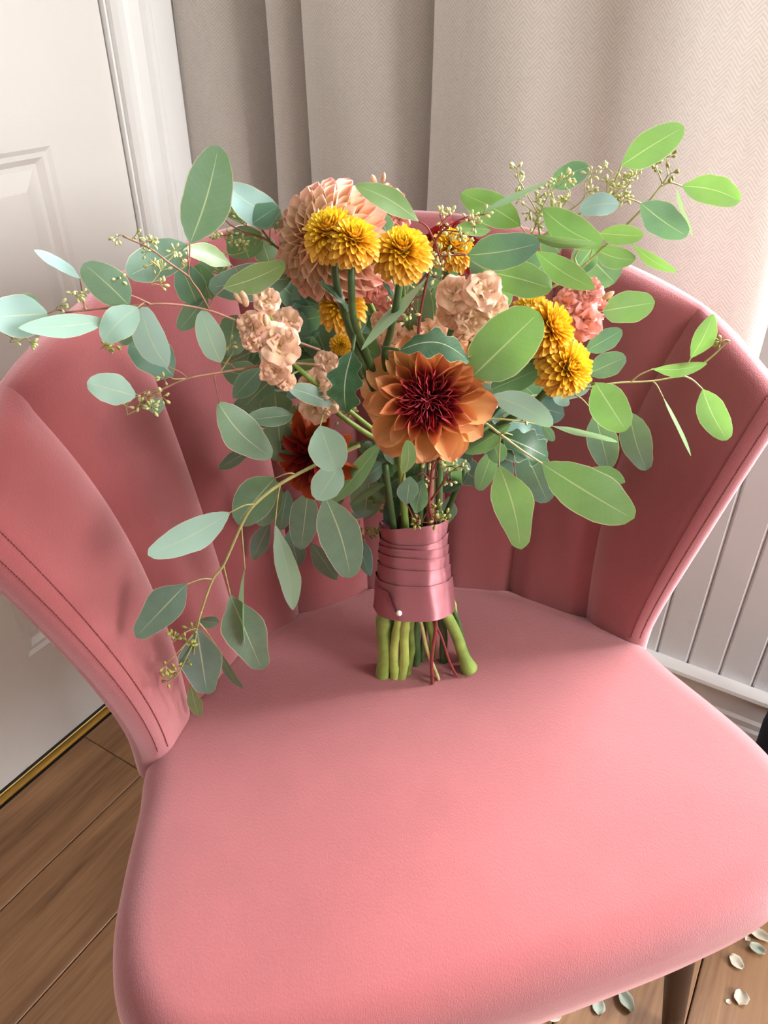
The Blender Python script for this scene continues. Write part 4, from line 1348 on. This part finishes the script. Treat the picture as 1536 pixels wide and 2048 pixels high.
# 5. stocks: ruffled double florets
def floret_mesh(mat):
    V, Fc, UV = [], [], []
    for lay, (npet, L, phi, wd) in enumerate(((5, 1.0, 82, 0.62), (5, 0.86, 58, 0.55), (4, 0.62, 34, 0.44), (3, 0.42, 14, 0.3))):
        for k in range(npet):
            az = 2 * math.pi * (k + random.uniform(-0.2, 0.2)) / npet + lay * 0.9
            ph = math.radians(phi + random.uniform(-18, 18))
            rad = Vector((math.cos(az), math.sin(az), 0)); fa = Vector((0, 0, 1))
            d = rad * math.sin(ph) + fa * math.cos(ph)
            up = fa * math.sin(ph) - rad * math.cos(ph)
            sd = d.cross(up)
            nu, nv = 9, 7
            o0 = len(V)
            f1, f2, s0 = random.uniform(4, 7), random.uniform(0, 6), random.uniform(-0.4, 0.4)
            LL = L * random.uniform(0.88, 1.1)
            for j in range(nv):
                v = j / (nv - 1)
                w_ = wd * (0.12 + 0.95 * math.sin(math.pi * 0.5 * v ** 0.8) ** 1.2) * (1 - 0.12 * v ** 6)
                for i in range(nu):
                    a = -1 + 2 * i / (nu - 1)
                    lv = v * LL * (1 - 0.22 * a * a * v + 0.05 * math.sin(a * f1 + f2))
                    ruf = 0.13 * v * v * math.sin(a * f1 * 0.8 + f2) + 0.07 * v * math.sin(v * 8 + f2 + a * 4)
                    V.append(d * lv + sd * (a * w_) + up * (ruf - 0.28 * v ** 3 + 0.12 * a * a * v + s0 * 0.1 * v))
                    UV.append(((a + 1) / 2, v))
            Fc += [tuple(i_ + o0 for i_ in f) for f in grid_faces(nu, nv)]
    return make_mesh('floret', V, Fc, mat, uvs=UV)
FLO = {'p': [floret_mesh(M['stock_peach']) for _ in range(5)], 'k': [floret_mesh(M['stock_pink']) for _ in range(4)]}
def stock(label, florets, tip, root, kind, dy, buds=()):
    """florets = (x, y, radius px, facing dx, facing dz, ddy)"""
    e = empty('stock_flower', at(*root, dy), bq)
    e['label'] = label
    P3 = [at(tip[0], tip[1], dy + 0.012), at((tip[0] + root[0]) / 2, (tip[1] + root[1]) / 2, dy + 0.014), at(root[0], root[1], dy + 0.02), CORE]
    s = px_size(P3[0])
    twig(e, P3, 4.0 * s, 6.5 * s, 'stem_green', 'stem', 8)
    for x, y, rp, fx, fz, dd in florets:
        p = at(x, y, dy + dd)
        v = ((CAM - p).normalized() * 0.8 + Vector((fx, -0.1, fz))).normalized()
        R = rp * px_size(p)
        o = bpy.data.objects.new('floret', random.choice(FLO[kind]))
        COL.objects.link(o)
        o.parent = e
        q = v.to_track_quat('Z', 'Y') @ Quaternion((0, 0, 1), random.uniform(0, 6.28))
        o.rotation_mode = 'QUATERNION'
        o.rotation_quaternion = q
        o.scale = (R, R, R * random.uniform(0.9, 1.15))
        o.location = p - v * R * 0.45 - WORLD_LOC[e.name]
        # short green pedicel back to the stalk
        near = min(P3[:3], key=lambda c: (c - p).length)
        twig(e, [p - v * R * 0.5, (p + near) / 2 - v * R * 0.5, near], 2.6 * s, 2.4 * s, 'stem_green', 'pedicel', 6)
    for x, y, L, ang in buds:
        b = at(x, y, dy - 0.005)
        a_ = math.radians(ang)
        d = Vector((math.cos(a_), -0.2, math.sin(a_))).normalized()
        s2 = px_size(b)
        pr_ = [(0, 0.12), (0.2, 0.22), (0.5, 0.25), (0.8, 0.19), (1.0, 0.05)]
        tv, tf = tube([b + d * (L * s2 * q[0]) for q in pr_], [L * s2 * q[1] for q in pr_], 9)
        obj('bud', tv, tf, M['bud'], e)
stock('peach stock spike on the left of the bouquet',
      [(535, 597, 30, 0.0, 0.3, 0.0), (497, 655, 36, -0.45, -0.1, 0.0), (503, 690, 22, -0.3, -0.5, -0.005), (578, 645, 30, 0.35, 0.1, 0.015), (560, 690, 46, 0.0, 0.0, -0.02), (548, 742, 36, -0.1, -0.35, -0.005), (575, 768, 22, 0.2, -0.4, 0.0), (545, 640, 24, 0.1, 0.3, 0.02)],
      (527, 612), (600, 740), 'p', -0.03, [(493, 612, 34, 100), (530, 628, 24, -90), (488, 606, 28, 130)])
stock('peach stock florets tucked in left of the flame dahlia',
      [(656, 722, 26, 0.1, 0.3, 0.0), (632, 768, 36, -0.1, 0.1, -0.005), (628, 818, 34, -0.2, -0.2, 0.005), (660, 806, 26, 0.2, -0.2, 0.0)],
      (640, 735), (680, 830), 'p', 0.0)
stock('peach stock spike right of the twig above the flame dahlia',
      [(905, 585, 40, -0.2, 0.2, 0.0), (905, 625, 38, -0.25, -0.1, 0.005), (968, 578, 40, 0.2, 0.25, -0.015), (988, 612, 32, 0.3, -0.1, -0.005), (940, 640, 36, 0.05, -0.1, -0.005), (985, 560, 22, 0.2, 0.3, 0.01), (940, 690, 40, 0.05, -0.2, 0.0), (938, 722, 24, 0.0, -0.4, 0.0)],
      (930, 560), (925, 740), 'p', -0.02)
stock('faded peach stock behind the flame dahlia',
      [(860, 660, 34, -0.1, 0.3, 0.0), (800, 680, 34, 0.0, 0.2, 0.005), (775, 668, 28, -0.2, 0.2, 0.01), (838, 690, 30, 0.1, 0.0, 0.0), (760, 640, 24, -0.1, 0.2, 0.02)],
      (820, 640), (830, 760), 'p', 0.02)
stock('pink stock spike on the far right',
      [(1172, 640, 40, 0.2, 0.0, -0.01), (1150, 590, 34, 0.0, 0.3, 0.005), (1182, 575, 26, 0.2, 0.5, 0.005), (1128, 608, 28, -0.3, 0.1, 0.0), (1200, 620, 26, 0.5, 0.0, 0.01), (1180, 660, 26, 0.2, -0.4, 0.0), (1195, 590, 22, 0.4, 0.2, 0.01)],
      (1165, 570), (1090, 690), 'k', 0.005, [(1205, 598, 26, 40)])
stock('pink stock florets in shade below the peach dahlia',
      [(745, 545, 26, 0.2, 0.2, 0.0), (765, 578, 28, 0.2, 0.1, 0.0), (775, 605, 24, 0.1, -0.1, 0.005), (735, 585, 22, 0.0, 0.0, 0.01)],
      (755, 540), (790, 700), 'k', 0.03)
stock('pink stock peeping over the top of the bouquet',
      [(772, 388, 26, 0.1, 0.4, 0.0), (795, 405, 26, 0.3, 0.2, 0.0), (800, 440, 24, 0.2, 0.0, 0.005), (757, 400, 20, -0.2, 0.3, 0.0)],
      (765, 375), (800, 520), 'k', 0.06, [(752, 372, 24, 110), (765, 365, 20, 80)])

# 6. dark lobed chrysanthemum leaves
def mum_leaf(label, b, t, wd, dy, roll, bow, d1=0.0):
    e_b, e_t = at(*b, dy), at(*t, dy + d1)
    o = make_leaf(bq, e_b, e_t, wd * px_size(e_b), lin(44, 84, 50), 'ov', roll, bow, 0.10, 'chrysanthemum_leaf', 'mumleaf', 0.42)
    o['label'] = label
    twig(o, [e_b, e_b + (e_b - e_t) * 0.25 + Vector((0, 0.01, -0.004))], 0.0012, 0.0014, 'stem_dark', 'petiole')
mum_leaf('dark lobed leaf hanging left of the flame dahlia', (705, 702), (692, 825), 84, -0.07, 10, 0.05, -0.01)
mum_leaf('dark lobed leaf lying over the flame dahlia', (800, 700), (938, 722), 70, -0.085, -20, -0.16, -0.01)
mum_leaf('glossy lobed leaf below right of the flame dahlia', (1005, 872), (1096, 915), 78, -0.005, -10, 0.0)
mum_leaf('narrow dark leaf on the chrysanthemum stem', (700, 625), (637, 562), 20, -0.055, 30, 0.0)
mum_leaf('small dark leaf on the round chrysanthemum stem', (790, 602), (765, 563), 14, -0.055, 30, 0.0)

# 7. satin ribbon round the grip
rb = empty('ribbon', GB, bq)
rb['label'] = 'dusty pink satin ribbon wrapped round the stems'
gax = (GT - GB)
GL = gax.length
gz = gax.normalized()
gx = Vector((1, 0, 0)); gx = (gx - gz * gx.dot(gz)).normalized()
gy = gz.cross(gx)
def grip_r(h, az):
    sG = px_size(GB)
    wid = interp(h, [0, 0.3, 0.55, 0.85, 1.0, 1.1], [70, 65, 62, 64, 67, 66]) * sG
    # seen from the front x is half the width; slightly flattened, a little lumpy over the stems
    k = 1 + 0.022 * math.sin(5 * az + 0.6) + 0.012 * math.sin(9 * az + 2 * h)
    return wid * k, wid * 0.80 * k
def wrap(h0, h1, tilt, phase, lift, edge=0.0006):
    nA, nH = 72, 9
    V, UV = [], []
    for j in range(nH):
        v = j / (nH - 1)
        for i in range(nA):
            az = 2 * math.pi * i / nA
            h = h0 + (h1 - h0) * v + tilt * math.sin(az + phase) + 0.010 * math.sin(2 * az + phase * 2.1)
            rx, ry = grip_r(h, az)
            k = lift + edge * (1 if j in (0, nH - 1) else 0) + 0.0007 * pnoise(Vector((math.cos(az) * 2.2, math.sin(az) * 2.2, h * 9 + phase)))
            if j == 0 or j == nH - 1:
                k -= 0.0004
            V.append(GB + gz * (h * GL) + gx * ((rx + k) * math.cos(az)) + gy * ((ry + k) * math.sin(az)))
    return obj('ribbon_wrap', V, grid_faces(nA, nH, True), M['satin'], rb)
for h0, h1, tl, ph, lf in ((0.78, 1.02, 0.030, 2.0, 0.0000), (0.62, 0.88, 0.045, 0.4, 0.0012), (0.58, 0.755, 0.040, 3.3, 0.0024), (0.44, 0.655, 0.050, 3.5, 0.0035), (0.28, 0.53, 0.045, 3.6, 0.0046), (-0.02, 0.38, 0.022, 4.0, 0.0060)):
    wrap(h0, h1, tl, ph, lf)
# folded ribbon end on the lowest wrap, held by a pearl-headed pin
def grip_pt(h, az, lift):
    rx, ry = grip_r(h, az)
    return GB + gz * (h * GL) + gx * ((rx + lift) * math.cos(az)) + gy * ((ry + lift) * math.sin(az))
AZ0 = math.radians(270)                                # towards the camera
V = []
nr, nc = 8, 10
for j in range(nr):
    v = j / (nr - 1)
    for i in range(nc):
        u = i / (nc - 1)
        az = AZ0 - 1.28 + u * (0.62 + 0.30 * (1 - v) )
        h = 0.015 + v * 0.315 * (1 - 0.06 * u)
        V.append(grip_pt(h, az, 0.0066 + 0.0018 * u + (0.0006 if u > 0.9 else 0)))
obj('ribbon_end', V, grid_faces(nc, nr), M['satin'], rb)
pp = grip_pt(0.10, AZ0 - 0.36, 0.0100)
bm = bmesh.new()
bmesh.ops.create_uvsphere(bm, u_segments=16, v_segments=10, radius=0.0030)
pv = [v.co + pp for v in bm.verts]
bm.verts.index_update()
pf = [tuple(v.index for v in f.verts) for f in bm.faces]
bm.free()
tag(obj('pearl_pin', pv, pf, M['pearl'], rb), 'small round pearl head of a pin')

# 8. cut stems below the ribbon, standing on the seat
def foot(x, y, up=0.0):
    h = BSEAT.ray_cast(CAM, ray(x, y).normalized())[0]
    return h + Vector((0, 0, up))
def cut_stem(tx, ty, bx, by, wd, mat, dyt=0.0, lift=0.0, nodes=(), flare=1.0):
    b = foot(bx, by, lift)
    t = on_y(tx, ty, 0.612 + dyt)
    inner = GB + (t - GB) * 0.55 + gz * 0.03
    s = px_size(b)
    n = 22
    path, rad = [], []
    for k in range(n + 1):
        f = k / n
        path.append((b + (t - b) * (f / 0.8) if f < 0.8 else t + (inner - t) * ((f - 0.8) / 0.2)) + Vector((0.0012 * math.sin(f * 9 + bx), 0, 0)))
        r = wd * s / 2 * (1 - 0.08 * f)
        for nd in nodes:
            r *= 1 + 0.22 * math.exp(-((f - nd) / 0.03) ** 2)
        if flare > 1:
            r *= 1 + (flare - 1) * math.exp(-(f / 0.10) ** 2)
        rad.append(r)
    ax_ = (path[1] - path[0]).normalized()
    path = [path[0], path[0] + ax_ * 0.0002, path[0] + ax_ * 0.0006] + path[1:]
    rad = [rad[0] * 0.97, rad[0], rad[0]] + rad[1:]
    V, Fc = tube(path, rad, 12)
    return obj('cut_stem', V, Fc, M[mat], bq)
cut_stem(771, 1209, 766, 1350, 29, 'stem_green', -0.012, 0, (0.62,))
cut_stem(797, 1214, 787, 1354, 18, 'stem_pale', -0.020, 0, (0.12, 0.52, 0.8))
cut_stem(815, 1216, 804, 1354, 18, 'stem_pale', -0.022, 0, (0.2, 0.58))
cut_stem(826, 1216, 816, 1346, 16, 'stem_green', 0.0, 0, (0.3,))
cut_stem(831, 1218, 875, 1360, 7, 'twig_green', -0.024, 0.001, (0.75,))
cut_stem(858, 1218, 866, 1312, 15, 'stem_green', 0.0)
cut_stem(871, 1218, 863, 1368, 7, 'twig_red', -0.018, 0.001)
cut_stem(862, 1230, 914, 1355, 5, 'twig_red', -0.015, 0.001)
cut_stem(882, 1204, 940, 1342, 23, 'stem_green', -0.002, 0.003, (), 1.5)
cut_stem(901, 1206, 945, 1330, 9, 'stem_dark', 0.005)
cut_stem(845, 1216, 846, 1320, 12, 'stem_dark', 0.012)
cut_stem(880, 1214, 890, 1322, 16, 'stem_dark', 0.012)
cut_stem(836, 1214, 830, 1328, 18, 'stem_dark', 0.010)
cut_stem(786, 1214, 780, 1330, 18, 'stem_dark', 0.012)
cut_stem(905, 1206, 930, 1318, 12, 'stem_pale', 0.010)
# stems leaving the top of the ribbon
for x0, x1, y1, wd, mat, dyt in ((790, 770, 930, 14, 'stem_dark', 0.0), (812, 800, 900, 16, 'stem_green', 0.005), (838, 845, 900, 14, 'stem_dark', 0.0), (860, 862, 900, 17, 'twig', 0.0), (876, 880, 920, 14, 'stem_dark', 0.0), (800, 760, 950, 12, 'stem_dark', 0.02), (872, 930, 940, 12, 'stem_dark', 0.02), (825, 820, 890, 20, 'stem_dark', 0.02), (850, 870, 900, 20, 'stem_dark', 0.02)):
    a = on_y(x0, 1075, 0.632 + dyt)
    b = at(x1, y1, 0.01 + dyt)
    s = px_size(a)
    twig(bq, [a, (a + b) / 2, b], wd * s / 2, wd * s / 2 * 0.9, mat, 'upper_stem', 9)

# ================================================================== SMALL THINGS ON THE FLOOR
def floor_pt(x, y):
    r = ray(x, y)
    return CAM + r * (-CAM.z / r.z)
def scrap(label, x, y, L, W, ang, curl, mat, cat='petal'):
    c = floor_pt(x, y)
    s = px_size(c)
    L, W = L * s, W * s
    a = math.radians(ang)
    Yv = Vector((math.cos(a), math.sin(a), 0)); Xv = Vector((-math.sin(a), math.cos(a), 0))
    V = []
    nu, nv = 7, 9
    sd = random.random() * 50
    for j in range(nv):
        v = j / (nv - 1)
        wd = W / 2 * max(0.05, math.sin(math.pi * (0.06 + 0.88 * v)) ** 0.7)
        for i in range(nu):
            q = -1 + 2 * i / (nu - 1)
            z = 0.0006 + curl * W * (q * q * 0.5 + 0.35 * (v - 0.4) ** 2) + 0.06 * W * (pnoise(Vector((q * 1.5, v * 3, sd))) + 0.5)
            V.append(c + Yv * ((v - 0.5) * L) + Xv * (q * wd * (1 + 0.2 * pnoise(Vector((v * 3, q, sd))))) + Vector((0, 0, max(0.0005, z))))
    o = obj(mat, V, grid_faces(nu, nv), M[mat], None, c)
    m = o.modifiers.new('thickness', 'SOLIDIFY'); m.thickness = 0.0004; m.offset = 1
    tag(o, label, cat, 'petals fallen on the floor')
scrap('pale curled petal on the floor, leftmost under the seat edge', 1108, 2034, 32, 22, 20, 0.5, 'fallen_petal')
scrap('rounded grey-green petal on the floor left of the folded one', 1196, 2014, 30, 26, 80, 0.4, 'fallen_leaf')
scrap('folded grey-green petal on the floor just left of the chair leg', 1250, 2005, 40, 26, 110, 0.9, 'fallen_leaf')
scrap('tiny petal showing behind the right of the chair leg', 1367, 1970, 16, 12, 60, 0.3, 'fallen_leaf')
scrap('cream petal on the floor right of the leg, upper one', 1471, 1926, 30, 24, 120, 0.5, 'fallen_petal')
scrap('heart-shaped cream petal nearest the bottom right corner', 1480, 1998, 28, 30, 60, 0.5, 'fallen_petal')
scrap('tiny brown-edged petal crumb beside the heart-shaped petal', 1456, 2004, 10, 9, 20, 0.4, 'fallen_petal')
scrap('curled grey petal below the crumpled pile', 1512, 1902, 30, 22, 150, 0.9, 'fallen_leaf')
scrap('largest crumpled white petal at the right edge', 1514, 1872, 42, 24, 140, 0.9, 'fallen_petal')
scrap('small white petal crumb above the crumpled petal', 1518, 1841, 12, 10, 10, 0.4, 'fallen_petal')
scrap('small white petal crumb nearest the seat edge', 1476, 1868, 10, 9, 70, 0.4, 'fallen_petal')
scrap('small white petal crumb left of the crumpled petal', 1494, 1878, 12, 10, 40, 0.4, 'fallen_petal')

# navy fabric bag corner at the right edge, standing on the floor by the skirting
bag_p = on_y(1590, 1500, 0.80)
bag_x, bag_y = bag_p.x, bag_p.y
bagc = bag_p
bag = empty('fabric_bag', Vector((bagc.x, bagc.y, 0)))
tag(bag, 'dark navy fabric bag cut off by the right picture edge', 'bag')
V, Fc = [], []
b0 = on_y(1560, 1490, 0.86)
for j in range(9):
    v = j / 8
    for i in range(24):
        a = 2 * math.pi * i / 24
        k = 0.055 * (0.75 + 0.35 * math.sin(math.pi * (0.1 + 0.7 * v))) * (1 + 0.10 * pnoise(Vector((math.cos(a) * 1.5, math.sin(a) * 1.5, v * 3))))
        V.append(Vector((bag_x, bag_y, 0)) + Vector((k * math.cos(a) * 0.9, k * math.sin(a), 0.001 + 0.20 * v)))
Fc = grid_faces(24, 9, True) + [tuple(range(23, -1, -1)), tuple(8 * 24 + i for i in range(24))]
obj('body', V, Fc, M['navy_cloth'], bag)
